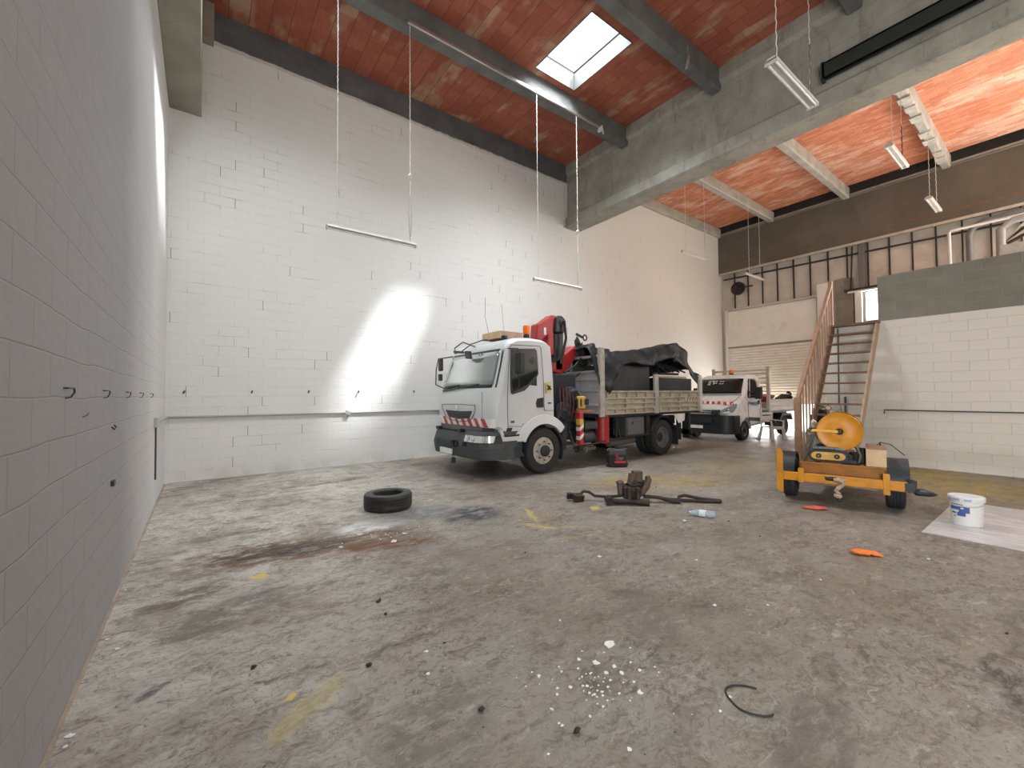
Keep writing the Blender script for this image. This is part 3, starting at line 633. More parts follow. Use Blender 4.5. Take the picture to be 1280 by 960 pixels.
bump_loft(.60, .86, .0, .09, [-.40, 0, .5, .85, .95, 1.05, 1.12, 1.16, 1.18], .25).build('upper_bumper', M_plastic, bp, smooth=True)
bump_loft(.83, .90, .05, .12, [-1.18, -1.12, -1.0, -.85, -.5, -.40], .25).build('lamp_brow', M_plastic, bp)
bump_loft(.88, .97, .16, .20, YS[1:-1], .1).build('bumper_gap', M_blackpl, bp)
lb = bump_loft(.68, .84, .03, .08, [-1.16, -1.10, -1.0, -.85, -.55, -.42], .2).build('headlamp', M_chassis, truck)
bump_loft(.70, .825, .015, .06, [-1.10, -1.0, -.85, -.55, -.45], .02).build('headlamp_lens', M_lens, lb, smooth=True)
for y in (-1.0, -.78, -.58): MB().lathe([(.001, -.02), (.05, -.012), (.055, .01), (.045, .02)], (plan(y)+.03, TY+y, .76), 'x', 18).build('lamp_reflector', M_chrome, lb, smooth=True)
MB().box(plan(.3)-.008, plan(.3)+.06, TY+.0, TY+.68, .56, .68).build('intake_slot', M_blackpl, bp)
w = MB().lathe([(.075, -.02), (.075, .02), (.045, .0), (.001, .0)], (plan(-.2)-.006, TY-.17, .63), 'x', 20); w.build('fog_lamp', M_blackpl, bp)
MB().box(plan(0)-.012, plan(0)+.02, TY+.0, TY+.50, .40, .51).build('number_plate', M_plate, truck)
for y in (.72, -.22): MB().box(4.14, 4.24, TY+y-.06, TY+y+.06, .87, .93).build('step_cutout', M_blackpl, bp)
# red and white warning band on the nose
def fp(y, z, off=.006): return cabdef(4.345-.02*(z-1.0)/.2, y, z)+V3((-off, 0, 0))
w = MB(); n = 24
R = [[w.bm.verts.new(fp(-1.12+2.24*i/n, z)) for i in range(n+1)] for z in (.975, 1.145)]
for i in range(n): w.bm.faces.new((R[0][i], R[0][i+1], R[1][i+1], R[1][i]))
band = w.build('warning_band', M_white_sticker, truck, solid=.004)
for k in range(8):
    y = -.98+k*.262; s = -.10
    if k in (4, 5): a, b = .09, .12
    else: a, b = 0, .13
    w = MB(); w.face([fp(y+a*.3, .978, .010), fp(y+b, .978, .010), fp(min(1.12, y+b+s*-1), 1.142, .010), fp(y+a*.3+.10, 1.142, .010)][::1])
    w.build('red_stripe', M_red_sticker, band, solid=.003)
# grille: shield outline, slats, diamond badge
sh = [(.81,1.40), (.80,1.30), (.66,1.14), (.50,1.075), (.10,1.05), (-.30,1.075), (-.44,1.14), (-.58,1.30), (-.60,1.40)]
g = MB().tube([fp(y, z, .008) for y, z in sh+[(.1,1.415), (.81,1.40)]], .007, 5).build('grille', M_plastic, truck)
w = MB(); w.loft([[fp(y, z, .004) for y, z in [(.66,1.285), (.40,1.275), (.10,1.27), (-.20,1.275), (-.46,1.285), (-.33,1.135), (.1,1.105), (.53,1.135)]], [fp(y, z, .010) for y, z in [(.66,1.285), (.40,1.275), (.10,1.27), (-.20,1.275), (-.46,1.285), (-.33,1.135), (.1,1.105), (.53,1.135)]]])
w.build('grille_opening', M_blackpl, g)
w = MB()
for z, a, b in ((1.235, .60, -.40), (1.19, .56, -.36), (1.145, .50, -.30)): w.tube([fp(a, z, .018), fp(.1, z-.008, .02), fp(b, z, .018)], .011, 5)
w.build('grille_slat', M_plastic, g)
w = MB(); c = fp(.12, 1.335, .016)
o = [(0,.065), (.034,0), (0,-.065), (-.034,0)]; i_ = [(0,.034), (.016,0), (0,-.034), (-.016,0)]
for k in range(4):
    a, b, c2, d = o[k], o[(k+1)%4], i_[(k+1)%4], i_[k]
    w.loft([[c+V3((dx, q[0], q[1])) for q in (a, b, c2, d)] for dx in (0, -.012)])
w.build('diamond_badge', M_chrome, g)
# mirrors
mr = MB().obox((4.79, TY-1.40, 2.20), (.10, .19, .40), (0, 0, .25)).build('wing_mirror', M_blackpl, truck, bevel=.03, seg=3)
MB().tube([cabdef(4.66, -1.14, 2.50), (4.78, TY-1.36, 2.48), (4.80, TY-1.36, 1.75), cabdef(4.72, -1.14, 1.66)], .012, 6).build('mirror_arm', M_blackpl, mr)
mr = MB().obox((4.52, TY+1.30, 2.32), (.09, .18, .30), (0, 0, -.25)).build('wing_mirror', M_blackpl, truck, bevel=.03, seg=3)
MB().tube([cabdef(4.62, 1.12, 2.50), (4.48, TY+1.34, 2.46), (4.44, TY+1.38, 2.2), (4.42, TY+1.36, 1.85), cabdef(4.46, 1.12, 1.74)], .014, 6).build('mirror_arm', M_blackpl, mr)
MB().obox((4.50, TY+1.28, 2.02), (.08, .15, .16), (0, 0, -.25)).build('small_mirror', M_blackpl, mr, bevel=.02)
w = MB(); w.tube([cabdef(4.74, .10, 2.64), (4.50, TY+.22, 2.74), (4.40, TY+.40, 2.62), (4.40, TY+.38, 2.50), (4.52, TY+.30, 2.55), (4.66, TY+.14, 2.70), (4.85, TY+.0, 2.78), (5.2, TY-.15, 2.84)], .013, 6)
fm = w.build('front_mirror_arm', M_blackpl, truck)
MB().obox((4.40, TY+.22, 2.52), (.05, .34, .05), (.12, 0, .1)).build('front_mirror', M_blackpl, fm, bevel=.012)
MB().obox((4.47, TY-.06, 2.44), (.05, .24, .17), (.1, -.25, 0)).build('kerb_mirror', M_blackpl, fm, bevel=.03)
w = MB().tube([(5.2, TY-.15, 2.84), (5.5, TY-.35, 2.86), (5.75, TY-.45, 2.90)], .012, 6).tube([(5.3, TY-.6, 2.82), (5.6, TY-.3, 2.88)], .01, 6); w.build('roof_rail', M_blackpl, truck)
MB().blob((4.93, TY-.72, 2.78), (.07, .07, .045), 2, .05).build('roof_marker_lamp', M_blackpl, truck, smooth='all')
bc = MB().cyl((5.74, TY-.42, 2.77), (5.74, TY-.42, 2.93), .075, .065).build('beacon', M_blackpl, truck, smooth=True)
MB().lathe([(.078, 2.93), (.078, 3.09), (.065, 3.12), (.001, 3.12)], (5.74, TY-.42, 0), 'z', 20).build('beacon_lens', M_amber, bc, smooth=True)
w = MB().tube([(5.0, TY-.1, 2.76), (4.93, TY+.0, 3.3), (5.0, TY+.1, 3.75)], .004, 5).tube([(5.2, TY-.35, 2.8), (5.16, TY-.3, 3.55)], .003, 5); w.build('aerial', M_blackpl, truck)
# wheels and running gear
for y, s in ((TY-1.0, -1), (TY+1.0, 1)):
    wheel(truck, (5.6, y, .46), .46, .29, s, dish=-.05, hub=.115)
    wheel(truck, (9.72, y*1.0-s*.0, .46), .46, .27, s, rimmat=M_rimgrey, dish=.09, hub=.12)
    wheel(truck, (9.72, y-s*.31, .46), .46, .27, s, rimmat=M_rimgrey, dish=.09, hub=.1)
w = MB().box(4.7, 11.3, TY-.48, TY-.36, .72, .97).box(4.7, 11.3, TY+.36, TY+.48, .72, .97)
for x in (6.3, 7.4, 8.6, 10.2, 11.2): w.box(x, x+.09, TY-.48, TY+.48, .76, .92)
w.cyl((5.6, TY-.95, .46), (5.6, TY+.95, .46), .06).cyl((9.72, TY-.95, .46), (9.72, TY+.95, .46), .09)
w.blob((9.72, TY, .46), (.22, .24, .22), 3, .05); w.build('chassis', M_chassis, truck, bevel=.005)
for a0, a1 in ((20, 160),): arch(TY-1.17, TY-.62, .54, .57, a0, a1, (9.72, .46), 14).build('rear_mudguard', M_blackpl, truck, smooth=True)
MB().box(10.36, 10.39, TY-1.15, TY-.7, .22, .75).build('mud_flap', M_rubber, truck)
MB().box(9.05, 9.2, TY-1.10, TY-.75, .55, 1.05).build('mudguard_bracket', M_chassis, truck)
rc = MB().cyl((7.50, TY-1.02, .47), (7.50, TY-1.02, 1.13), .155, n=28).build('extinguisher_tank', M_red, truck, smooth=True, bevel=.015)
tb = MB().box(8.18, 8.90, TY-1.16, TY-.75, .58, 1.04).build('underbody_toolbox', M_plastic, truck, bevel=.02)
w = MB().box(8.24, 8.84, TY-1.172, TY-1.16, .62, 1.0); w.build('toolbox_lid', mat('grey_toolbox_lid', (.12,.125,.125), .55), tb, bevel=.01)
MB().blob((8.42, TY-1.18, .90), (.035, .015, .035), 1, .02).build('lock', M_blackpl, tb)
w = MB().tube([(6.45, TY-1.13, .49), (7.1, TY-1.15, .49), (7.6, TY-1.15, .55), (9.0, TY-1.13, .57)], .018, 6).tube([(6.45, TY-1.13, .49), (6.45, TY-1.0, .8)], .02).tube([(8.0, TY-1.13, .56), (8.0, TY-1.0, .95)], .02).tube([(7.9, TY-1.1, .56), (7.9, TY-1.1, 1.05)], .02)
w.build('side_guard', M_chassis, truck)
w = MB().cyl((6.95, TY-.85, .62), (7.30, TY-.85, .62), .14).cyl((6.95, TY-.6, .62), (7.3, TY-.6, .62), .14).box(6.9, 7.3, TY-1.05, TY-.5, .82, .98)
w.build('air_tank', M_plastic, truck, smooth=True)
w = MB().cyl((8.0, TY-.75, .40), (9.0, TY-.72, .42), .09, n=16); w.build('exhaust_pipe', mat('dusty_exhaust_steel', (.22,.20,.17), .6, .5), truck, smooth=True)
w = MB().box(6.15, 6.28, TY-1.1, TY-.7, .42, .95).box(6.25, 6.6, TY-1.05, TY-.6, .5, .55).box(6.2, 6.6, TY-.9, TY-.5, .6, 1.0); w.build('battery_tray', M_chassis, truck, bevel=.01)
# folding crane
w = MB().box(6.20, 6.95, TY-.95, TY+.95, .98, 1.22).box(6.42, 6.85, TY-.35, TY+.05, 1.2, 2.15)
crane = w.build('crane', M_chassis, truck, bevel=.03)
MB().prism([(6.46,2.12), (6.52,2.36), (7.19,2.78), (7.22,2.52), (6.92,2.16), (6.70,2.05)], 'y', TY-.50, TY-.18).build('crane_knuckle', M_red, crane, bevel=.03)
w = MB().prism([(6.50,3.0), (6.80,3.05), (6.76,2.15), (6.52,2.15)], 'y', TY-.50, TY-.20).prism([(6.50,3.02), (6.52,3.34), (6.60,3.43), (6.72,3.43), (6.82,3.36), (6.83,3.20), (6.78,3.03)], 'y', TY-.54, TY-.16)
w.cyl((6.68, TY-.57, 3.28), (6.68, TY-.13, 3.28), .08); w.build('crane_boom', M_blackpl, crane, bevel=.03)
MB().prism([(5.98,2.85), (6.02,3.18), (6.14,3.22), (6.46,3.43), (6.58,3.43), (6.50,3.1), (6.52,2.5), (6.30,2.5), (6.32,2.95), (6.12,2.80)], 'y', TY-.48, TY-.22).build('crane_arm', M_red, crane, bevel=.03)
w = MB().lathe([(.045, -.005), (.045, .005), (.001, .006)], (6.16, TY-.483, 3.03), 'y', 14).box(6.2, 6.26, TY-.488, TY-.475, 2.95, 3.12); w.build('arm_decal', M_white_sticker, crane)
w = MB().tube([(6.6, TY-.6, 2.3), (6.75, TY-.62, 2.9), (6.72, TY-.6, 3.3)], .03).tube([(6.7, TY-.6, 2.1), (7.0, TY-.62, 2.25), (7.35, TY-.62, 2.55)], .025).tube([(6.9, TY-.6, 1.9), (7.2, TY-.62, 2.1), (7.5, TY-.6, 2.35)], .02)
w.build('hydraulic_hose', M_rubber, crane, smooth=True)
w = MB().blob((7.36, TY-.45, 2.62), (.13, .12, .22), 2, .3).blob((7.28, TY-.45, 2.84), (.07, .07, .14), 4, .3).blob((7.42, TY-.5, 2.40), (.10, .12, .14), 5, .3)
w.lathe([(.055, -.015), (.085, 0), (.055, .015)], (7.50, TY-.5, 2.98), 'y', 16, True).bar((7.25, TY-.45, 3.06), (7.42, TY-.5, 2.98), .04, .05)
w.build('crane_grab', M_chassis, crane)
w = MB().box(6.05, 6.75, TY-.92, TY-.6, 1.22, 2.05).blob((6.55, TY-.95, 1.5), (.25, .1, .3), 7, .35).blob((6.3, TY-1.0, 1.25), (.22, .1, .22), 8, .35); w.build('crane_valve_block', mat('blue_black_valve_block', (.012,.016,.028), .5, .2), crane, bevel=.04)
w = MB()
for k in range(6): w.tube([(6.1+.1*k, TY-1.02, 1.05), (6.12+.1*k, TY-1.08, 1.35+.05*(k%3)), (6.2+.09*k, TY-.98, 1.75)], .016, 6)
w.build('valve_hose', mat('dark_red_brown_hose', (.09,.025,.02), .6), crane, smooth=True)
yb = MB().box(6.62, 6.86, TY-1.12, TY-.95, 1.28, 1.56).build('control_box', mat('dull_yellow_control', (.50,.33,.06), .5, 0, .2, 9), crane, bevel=.03)
w = MB().box(6.68, 6.72, TY-1.135, TY-1.1, 1.33, 1.50).box(6.80, 6.95, TY-1.12, TY-1.02, 1.36, 1.50).box(6.58, 6.62, TY-1.12, TY-1.06, 1.3, 1.5); w.build('control_lever', M_blackpl, yb, bevel=.008)
MB().box(6.62, 7.12, TY-1.13, TY-.85, 1.20, 1.24).build('crane_shelf', mat('rust_orange_shelf', (.40,.12,.04), .6), crane)
lg = MB().box(6.63, 6.74, TY-1.15, TY-1.03, .50, 1.20).build('outrigger_leg', M_red_sticker, crane, bevel=.008)
w = MB().box(6.628, 6.742, TY-1.153, TY-1.03, .93, 1.06); w.build('yellow_mark', mat('yellow_leg_mark', (.55,.42,.08), .5), lg)
w = MB()
for z in (.60, .80): w.prism([(6.628, z), (6.742, z+.08), (6.742, z+.16), (6.628, z+.08)], 'y', TY-1.154, TY-1.03)
w.build('white_mark', M_white_sticker, lg)
w = MB().cyl((6.685, TY-1.09, .5), (6.685, TY-1.09, .36), .04).cyl((6.685, TY-1.09, .36), (6.685, TY-1.09, .33), .12); w.build('outrigger_foot', M_chassis, lg, smooth=True)
w = MB().box(6.75, 7.15, TY-1.12, TY-.8, .36, .42).blob((6.85, TY-1.1, .40), (.06, .05, .05), 1, .2); w.build('outrigger_beam', mat('dirty_brass_block', (.16,.12,.07), .6, .4), crane)
# flat bed
bed = MB().box(7.22, 11.5, TY-1.17, TY+1.17, 1.06, 1.15).build('bed_floor', M_chassis, truck)
def dropside(x0, x1, yo, sgn, name='dropside'):
    b = MB(); y0 = yo; yi = yo - sgn*.03
    b.box(x0, x1, min(y0, yi), max(y0, yi), 1.12, 1.68)
    yr = yo + sgn*.05; lo, hi = min(yo, yr), max(yo, yr)
    for z0, z1 in ((1.12, 1.155), (1.24, 1.285), (1.365, 1.40), (1.485, 1.52), (1.64, 1.68)): b.box(x0, x1, lo, hi, z0, z1)
    n = max(2, round((x1-x0)/.42))
    for r, (z0, z1) in enumerate(((1.155, 1.24), (1.285, 1.365), (1.40, 1.485), (1.52, 1.64))):
        for i in range(n+1):
            if r in (1, 2) and i % 2: continue
            x = x0+(x1-x0-.05)*i/n + (.06 if r == 3 else 0); b.box(x, min(x+.05, x1), lo, hi, z0, z1)
    return b.build(name, M_board, truck, bevel=.004)
dropside(7.40, 9.30, TY-1.16, -1); dp = dropside(9.48, 11.34, TY-1.16, -1); dropside(7.40, 11.34, TY+1.16, 1)
w = MB()
for k in range(4): x = 10.75+k*.14; w.prism([(x, 1.40), (x+.07, 1.40), (x+.13, 1.50), (x+.06, 1.50)], 'y', TY-1.187, TY-1.18)
w.build('faded_red_stripe', mat('faded_red_stripe', (.35,.13,.09), .6, 0, .2), dp)
MB().box(10.72, 11.33, TY-1.186, TY-1.16, 1.385, 1.52).build('white_backing', mat('grimy_white_strip', (.55,.50,.42), .6, 0, .15), dp)
w = MB().box(11.38, 11.42, TY-1.15, TY+1.15, 1.12, 1.68)
for z in (1.12, 1.38, 1.64): w.box(11.42, 11.45, TY-1.15, TY+1.15, z, z+.04)
w.build('tailboard', M_board, truck)
for y in (TY-1.18, TY+1.18):
    s = -1 if y < TY else 1
    MB().box(7.22, 7.38, y-.04, y+.04, 1.08, 2.66).build('headboard_post', M_post, truck, bevel=.008)
    MB().box(9.31, 9.46, y-.03, y+.05, 1.10, 2.10).build('middle_post', M_post, truck, bevel=.015)
    MB().box(11.40, 11.52, y-.05, y+.04, 1.10, 2.12).build('tail_post', mat('pale_tail_post', (.55,.53,.47), .6, 0, .1, 5, 0, .3), truck, bevel=.008)
w = MB().box(7.25, 7.29, TY-1.15, TY+1.15, 1.15, 2.14)
for z, d in ((1.15, .05), (1.33, .06), (1.66, .03), (1.92, .06), (2.10, .06)): w.box(7.25-d, 7.27, TY-1.15, TY+1.15, z, z+.045)
w.box(7.23, 7.29, TY-1.15, TY+1.15, 2.44, 2.50).box(7.23, 7.27, TY-.3, TY-.24, 2.14, 2.5).box(7.23, 7.27, TY+.5, TY+.56, 2.14, 2.5)
w.build('headboard', M_headboard, truck, bevel=.006)
w = MB().box(11.0, 11.1, TY-1.1, TY-.9, .35, 1.06).box(11.0, 11.2, TY-1.1, TY+1.1, .45, .60).box(10.85, 10.95, TY-.9, TY-.8, .3, 1.0); w.build('rear_underrun_bar', M_chassis, truck, bevel=.01)
w = MB().prism([(10.18,1.08), (10.75,1.08), (10.72,.86), (10.45,.80), (10.3,.97)], 'y', TY-1.14, TY-1.12); w.build('torn_flap', M_white_sticker, truck)

# load on the flat bed
c1 = MB().box(7.62, 9.28, TY-1.06, TY+.9, 1.155, 2.30).build('plastic_crate', M_corr, bevel=.02, seg=2)
tag(c1, 'dark ribbed crate on the truck bed, ahead of the middle post', 'crate')
r_ = thing('plastic_crate', 'dark crate with bright silver top edge on the truck bed, near the tail', 'crate', (10.3, TY, 1.155))
MB().box(9.50, 11.25, TY-1.06, TY+.9, 1.155, 2.02).build('crate_body', M_corr, r_, bevel=.02)
MB().box(9.48, 10.95, TY-1.08, TY-1.04, 2.02, 2.07).build('top_edge', M_chrome, r_, bevel=.005)
w = MB()
for k in range(4): w.tube([(9.55+.3*k, TY-.95, 2.10+.04*k), (9.95+.32*k, TY-.6, 2.55-.05*k), (10.3+.3*k, TY-.9, 2.2)], .025, 8)
w.bar((9.6, TY-.9, 2.14), (11.1, TY-.7, 2.16), .1, .06)
tag(w.build('bent_pipe', M_blackpl, smooth=True), 'bundle of bent black pipes lying on the silver-edged crate', 'pipes')
# tarpaulin draped over it
def interp(pts, x):
    if x <= pts[0][0]: return pts[0][1]
    for (a, b), (c, d) in zip(pts, pts[1:]):
        if x <= c: return b+(d-b)*(x-a)/(c-a)
    return pts[-1][1]
ridge = [(7.10,2.66), (7.25,2.76), (7.35,2.80), (7.8,2.70), (8.25,2.62), (8.9,2.70), (9.7,2.84), (10.5,2.98), (10.85,3.06), (11.0,2.85), (11.25,2.55), (11.45,2.30)]
hem = [(7.3,1.80), (7.5,1.55), (7.62,1.75), (7.74,2.05), (8.0,2.27), (8.4,2.36), (9.0,2.28), (9.35,2.34), (9.5,2.42), (9.9,2.52), (10.4,2.42), (10.75,2.24), (10.95,2.30), (11.15,2.06), (11.3,1.86), (11.45,2.12)]
w = MB(); nx, ny = 110, 34; G = []
for i in range(nx+1):
    x = 7.12+(11.5-7.12)*i/nx; zr = interp(ridge, x); zh = interp(hem, x); row = []
    for j in range(ny+1):
        t = j/ny
        if t < .42:          # hangs down the near side
            u = t/.42; y = TY-1.17 + .26*(u**1.6) - .02*math.sin(x*9); z = zh + (zr-zh)*(u**.85)
        else:
            u = (t-.42)/.58; y = TY-.91 + 2.05*u; z = zr - .12*math.sin(u*PI)*0 - .35*u*u
        f = mnoise.noise(V3((x*1.8, y*1.2, z*2.4)))*.10 + mnoise.noise(V3((x*5+y*2, y*3, z*3+7)))*.045 + (abs(mnoise.noise(V3((x*2.6-y*1.5, y*2, z*1.5+3))))-.2)*.16
        k = 1 if t < .42 else .8; e = min(1, t*6+.3)
        d = math.sin((x*1.6+z*3.4)*2.6)*.035*e
        row.append(w.bm.verts.new((x+f*.4, y-(f+d)*k*.9, z+f*.45*(0.35 if t < .03 else 1))))
    G.append(row)
for a, b in zip(G, G[1:]):
    for j in range(ny): w.bm.faces.new((a[j], a[j+1], b[j+1], b[j]))
tag(w.build('tarpaulin', M_tarp, smooth='all', solid=.012), 'black tarpaulin draped in peaks over the crates on the truck bed', 'tarpaulin')
w = MB().box(4.95, 5.55, TY-.53, TY+.15, 2.81, 2.96)
cr = thing('wooden_crate', 'shallow wooden crate lying on the roof of the truck cab', 'crate', (5.25, TY-.2, 2.79))
MB().box(4.965, 5.55, TY-.53, TY+.15, 2.79, 2.935).build('crate_body', M_plywood_top, cr, bevel=.004)
MB().box(4.95, 4.965, TY-.53, TY+.15, 2.79, 2.935).build('end_board', M_plywood, cr)

# ---------------------------------------------------------------- van behind
VY = 7.68
van = thing('tipper_van', 'small white flatbed van with black bumper, parked behind the truck', 'van', (14.78, VY, 0))
def vdef(x, y, z):
    a = abs(y); sh = .04*(a/.6)**2 if a < .6 else .04+.22*((a-.6)/.33)**2
    w = max(0, min(1, (15.4-x)/.9)); y2 = y*(1-.13*max(0, (z-1.35)/.95)) if z > 1.35 else y
    z2 = z-(max(0, (a-.8)/.13)**2*.06 if z > 2.1 else 0)
    if x < 14.6 and z > .95: z2 -= .05*(a/.93)**2
    return V3((x+sh*w, VY+y2, z2))
vp = [(13.98,.62), (13.86,.9), (13.90,1.04), (14.02,1.20), (14.30,1.36), (14.62,1.50), (14.72,1.56), (15.16,2.14), (15.24,2.21), (15.5,2.27), (15.9,2.28), (16.12,2.24), (16.17,2.15), (16.18,.5), (15.24,.45)]
for a in range(0, 181, 18): vp.append((14.78+.42*math.cos(math.radians(a)), .36+.42*math.sin(math.radians(a))))
vp.append((14.2,.5))
VS = [-.93, -.92, -.88, -.8, -.6, -.3, 0, .3, .6, .8, .88, .92, .93]
vc = MB().loft([[vdef(x, y, z) for x, z in vp] for y in VS]).build('cab', M_white2, van, smooth=True)
def vfront(y0, y1, t0, t1, off, A=(14.72, 1.56), B=(15.16, 2.14), n=12):
    b = MB(); A = V3((A[0], 0, A[1])); B = V3((B[0], 0, B[1])); d = (B-A).normalized(); nr = V3((-d.z, 0, d.x)); R = []
    for j in range(5):
        p = A.lerp(B, t0+(t1-t0)*j/4); R.append([b.bm.verts.new(vdef(p.x, y0+(y1-y0)*i/n, p.z)+nr*off) for i in range(n+1)])
    for a, c in zip(R, R[1:]):
        for i in range(n): b.bm.faces.new((a[i], a[i+1], c[i+1], c[i]))
    return b
vw = vfront(-.84, .84, .04, .95, .006).build('windscreen', M_vanglass, vc, smooth='all', solid=.01)
w = MB()     # strips of white lettering behind the glass
def vtxt(y, t, dy, dt):
    A = V3((14.72, 0, 1.56)).lerp(V3((15.16, 0, 2.14)), t); p = vdef(A.x, y, A.z)+V3((-.014, 0, .01)); w.bar(p-V3((0, dy/2, 0)), p+V3((0, dy/2, 0)), .006, dt, (.6, 0, .8))
for y, t, dy, h in [(.42,.80,.10,.03), (.42,.70,.10,.03), (.42,.60,.10,.03), (.29,.82,.08,.035), (.25,.70,.03,.12), (.16,.80,.09,.03), (.16,.68,.09,.03), (-.02,.78,.06,.03), (-.12,.78,.06,.03), (-.02,.64,.06,.03), (-.12,.64,.06,.03)]: vtxt(y, t, dy, h)
w.build('window_lettering', M_white_sticker, vw)
def vside(pts, off=.006, s=-1):
    o = [vdef(x, s*.93, z)+V3((0, s*off, 0)) for x, z in pts]; return MB().loft([o, [p-V3((0, s*.02, 0)) for p in o]])
vside([(15.30,2.10), (15.78,2.13), (15.88,1.98), (15.90,1.46), (15.02,1.44), (15.0,1.58)]).build('side_window', M_vanglass, vc)
vside([(15.12,1.46), (15.15,1.46), (15.42,2.08), (15.36,2.08)], .012).build('window_pillar', M_white2, vc)
w = MB().tube([vdef(x, -.93, z)+V3((0, -.003, 0)) for x, z in [(14.98,.62), (14.95,1.4), (15.27,2.14), (15.8,2.17), (15.97,2.0), (16.0,1.2), (15.95,.55), (15.24,.5)]], .007, 5); w.build('door_seam', M_plastic, vc)
vside([(15.80,1.34), (15.92,1.34), (15.92,1.20), (15.80,1.20)], .015).build('door_handle', M_blackpl, vc)
vside([(15.05,1.30), (15.85,1.27), (15.85,1.18), (15.05,1.24)], .005).build('blue_side_marking', mat('blue_grey_side_marking', (.16,.22,.33), .4), vc)
vside([(14.98,.78), (16.0,.72), (16.0,.60), (14.98,.66)], .012).build('rubbing_strip', M_plastic, vc)
def vband(z0, z1, dx, ys, dep=.2, dx2=None):
    r = []
    for y in ys:
        x = vdef(13.80, y, .5).x; r.append([V3((x+dx, VY+y, z0)), V3((x+(dx if dx2 is None else dx2), VY+y, z1)), V3((x+dx+dep, VY+y, z1)), V3((x+dx+dep, VY+y, z0))])
    return MB().loft(r)
VB = [-.96, -.93, -.86, -.75, -.6, -.3, 0, .3, .6, .75, .86, .93, .96]
vb = vband(.24, .86, -.02, VB, .35, .04).build('bumper', M_blackpl, van, smooth=True, bevel=.02)
MB().box(13.74, 13.84, VY-.35, VY+.35, .60, .74).build('lower_grille', M_chassis, vb)
w = MB().prism([(14.05,.30), (14.35,.30), (14.35,.62), (14.40,.80), (14.0,.86)], 'y', VY-.97, VY-.90); w.build('bumper_end', M_blackpl, vb, bevel=.01)
MB().box(13.755, 13.78, VY-.02, VY+.42, .41, .51).build('number_plate', M_plate, van)
gr = vband(.87, 1.05, .0, [-.56, -.3, 0, .3, .56], .08, .07).build('grille', M_chassis, van)
for z in (.90, .96, 1.02): vband(z, z+.028, -.02+(z-.9)*.4, [-.50, -.3, 0, .3, .50], .03).build('grille_bar', M_chrome, gr)
fc = bpy.data.curves.new('grille_lettering', 'FONT'); fc.body = 'IVECO'; fc.size = .13; fc.extrude = .006; fc.align_x = 'CENTER'
fo = bpy.data.objects.new('t', fc); COL.objects.link(fo); bpy.context.view_layer.update()
me = bpy.data.meshes.new_from_object(fo.evaluated_get(bpy.context.evaluated_depsgraph_get())); bpy.data.objects.remove(fo)
me.materials.clear(); me.materials.append(M_chrome); lt = bpy.data.objects.new('grille_lettering', me); COL.objects.link(lt); lt.parent = gr
lt.matrix_local = wm(gr).inverted() @ (Matrix.Translation((13.79, VY, .915)) @ Euler((PI/2, 0, -PI/2)).to_matrix().to_4x4())
M_vlens = mat('van_lamp_lens', (.30,.32,.33), .12, .3, .2, 25)
w = MB()
for s in (-1, 1): w.tube([vdef(14.02, s*.62, 1.2)+V3((-.01, 0, .01)), vdef(14.35, s*.80, 1.385)+V3((-.01, 0, .01)), vdef(14.66, s*.86, 1.53)+V3((-.01, 0, .012))], .008, 5)
w.tube([vdef(14.66, y, 1.53)+V3((-.01, 0, .014)) for y in (-.86, -.5, 0, .5, .86)], .012, 5)
w.build('bonnet_seam', M_plastic, vc)
for s in (-1, 1):
    pts = [(.46,.90), (.52,1.0), (.70,1.11), (.90,1.25), (.93,1.12), (.90,.97), (.70,.89)]
    o = []
    for y, z in pts:
        x = vdef(13.86+max(0, z-.9)*.55, y, .9).x - .05; o.append(V3((x, VY+s*y, z)))
    h = MB().loft([o, [p+V3((.12, 0, 0)) for p in o]]).build('headlamp', M_vlens, van, smooth=True)
    MB().blob(sum(o, V3())/len(o)+V3((-.008, 0, 0)), (.02, .06, .06), 1, .02).build('lamp_reflector', M_chrome, h, smooth='all')
w = MB(); bandv = None
R = [[w.bm.verts.new(vdef(x, -.88+1.76*i/20, z)+V3((-.006, 0, .008))) for i in range(21)] for x, z in ((14.06,1.225), (14.22,1.318))]
for i in range(20): w.bm.faces.new((R[0][i], R[0][i+1], R[1][i+1], R[1][i]))
bandv = w.build('warning_band', M_white_sticker, van, solid=.003)
for k in range(9):
    y = -.86+k*.19; w = MB(); w.face([vdef(14.065, y, 1.228)+V3((-.009, 0, .012)), vdef(14.065, y+.10, 1.228)+V3((-.009, 0, .012)), vdef(14.215, min(.88, y+.17), 1.315)+V3((-.009, 0, .012)), vdef(14.215, y+.07, 1.315)+V3((-.009, 0, .012))])
    w.build('red_stripe', M_red_sticker, bandv, solid=.003)
for s in (-1, 1):
    m_ = MB().obox((15.42, VY+s*1.12, 1.60), (.14, .24, .42), (0, 0, -s*.2)).build('wing_mirror', M_blackpl, van, bevel=.04, seg=3)
    MB().tube([(15.2, VY+s*.85, 1.5), (15.4, VY+s*1.08, 1.5)], .03).tube([(15.2, VY+s*.85, 1.62), (15.4, VY+s*1.08, 1.7)], .025).build('mirror_arm', M_blackpl, m_)
b_ = MB().cyl((15.55, VY-.15, 2.27), (15.55, VY-.15, 2.32), .08).build('beacon', M_blackpl, van, smooth=True)
MB().lathe([(.075, 2.32), (.075, 2.42), (.05, 2.45), (.001, 2.45)], (15.55, VY-.15, 0), 'z', 16).build('beacon_lens', M_amber, b_, smooth=True)
for s in (-1, 1):
    wheel(van, (14.78, VY+s*.83, .34), .34, .22, s, dish=-.01, hub=.08, rimmat=M_rimgrey)
    wheel(van, (18.05, VY+s*.83, .34), .34, .22, s, dish=.04, hub=.08, rimmat=M_rimgrey)
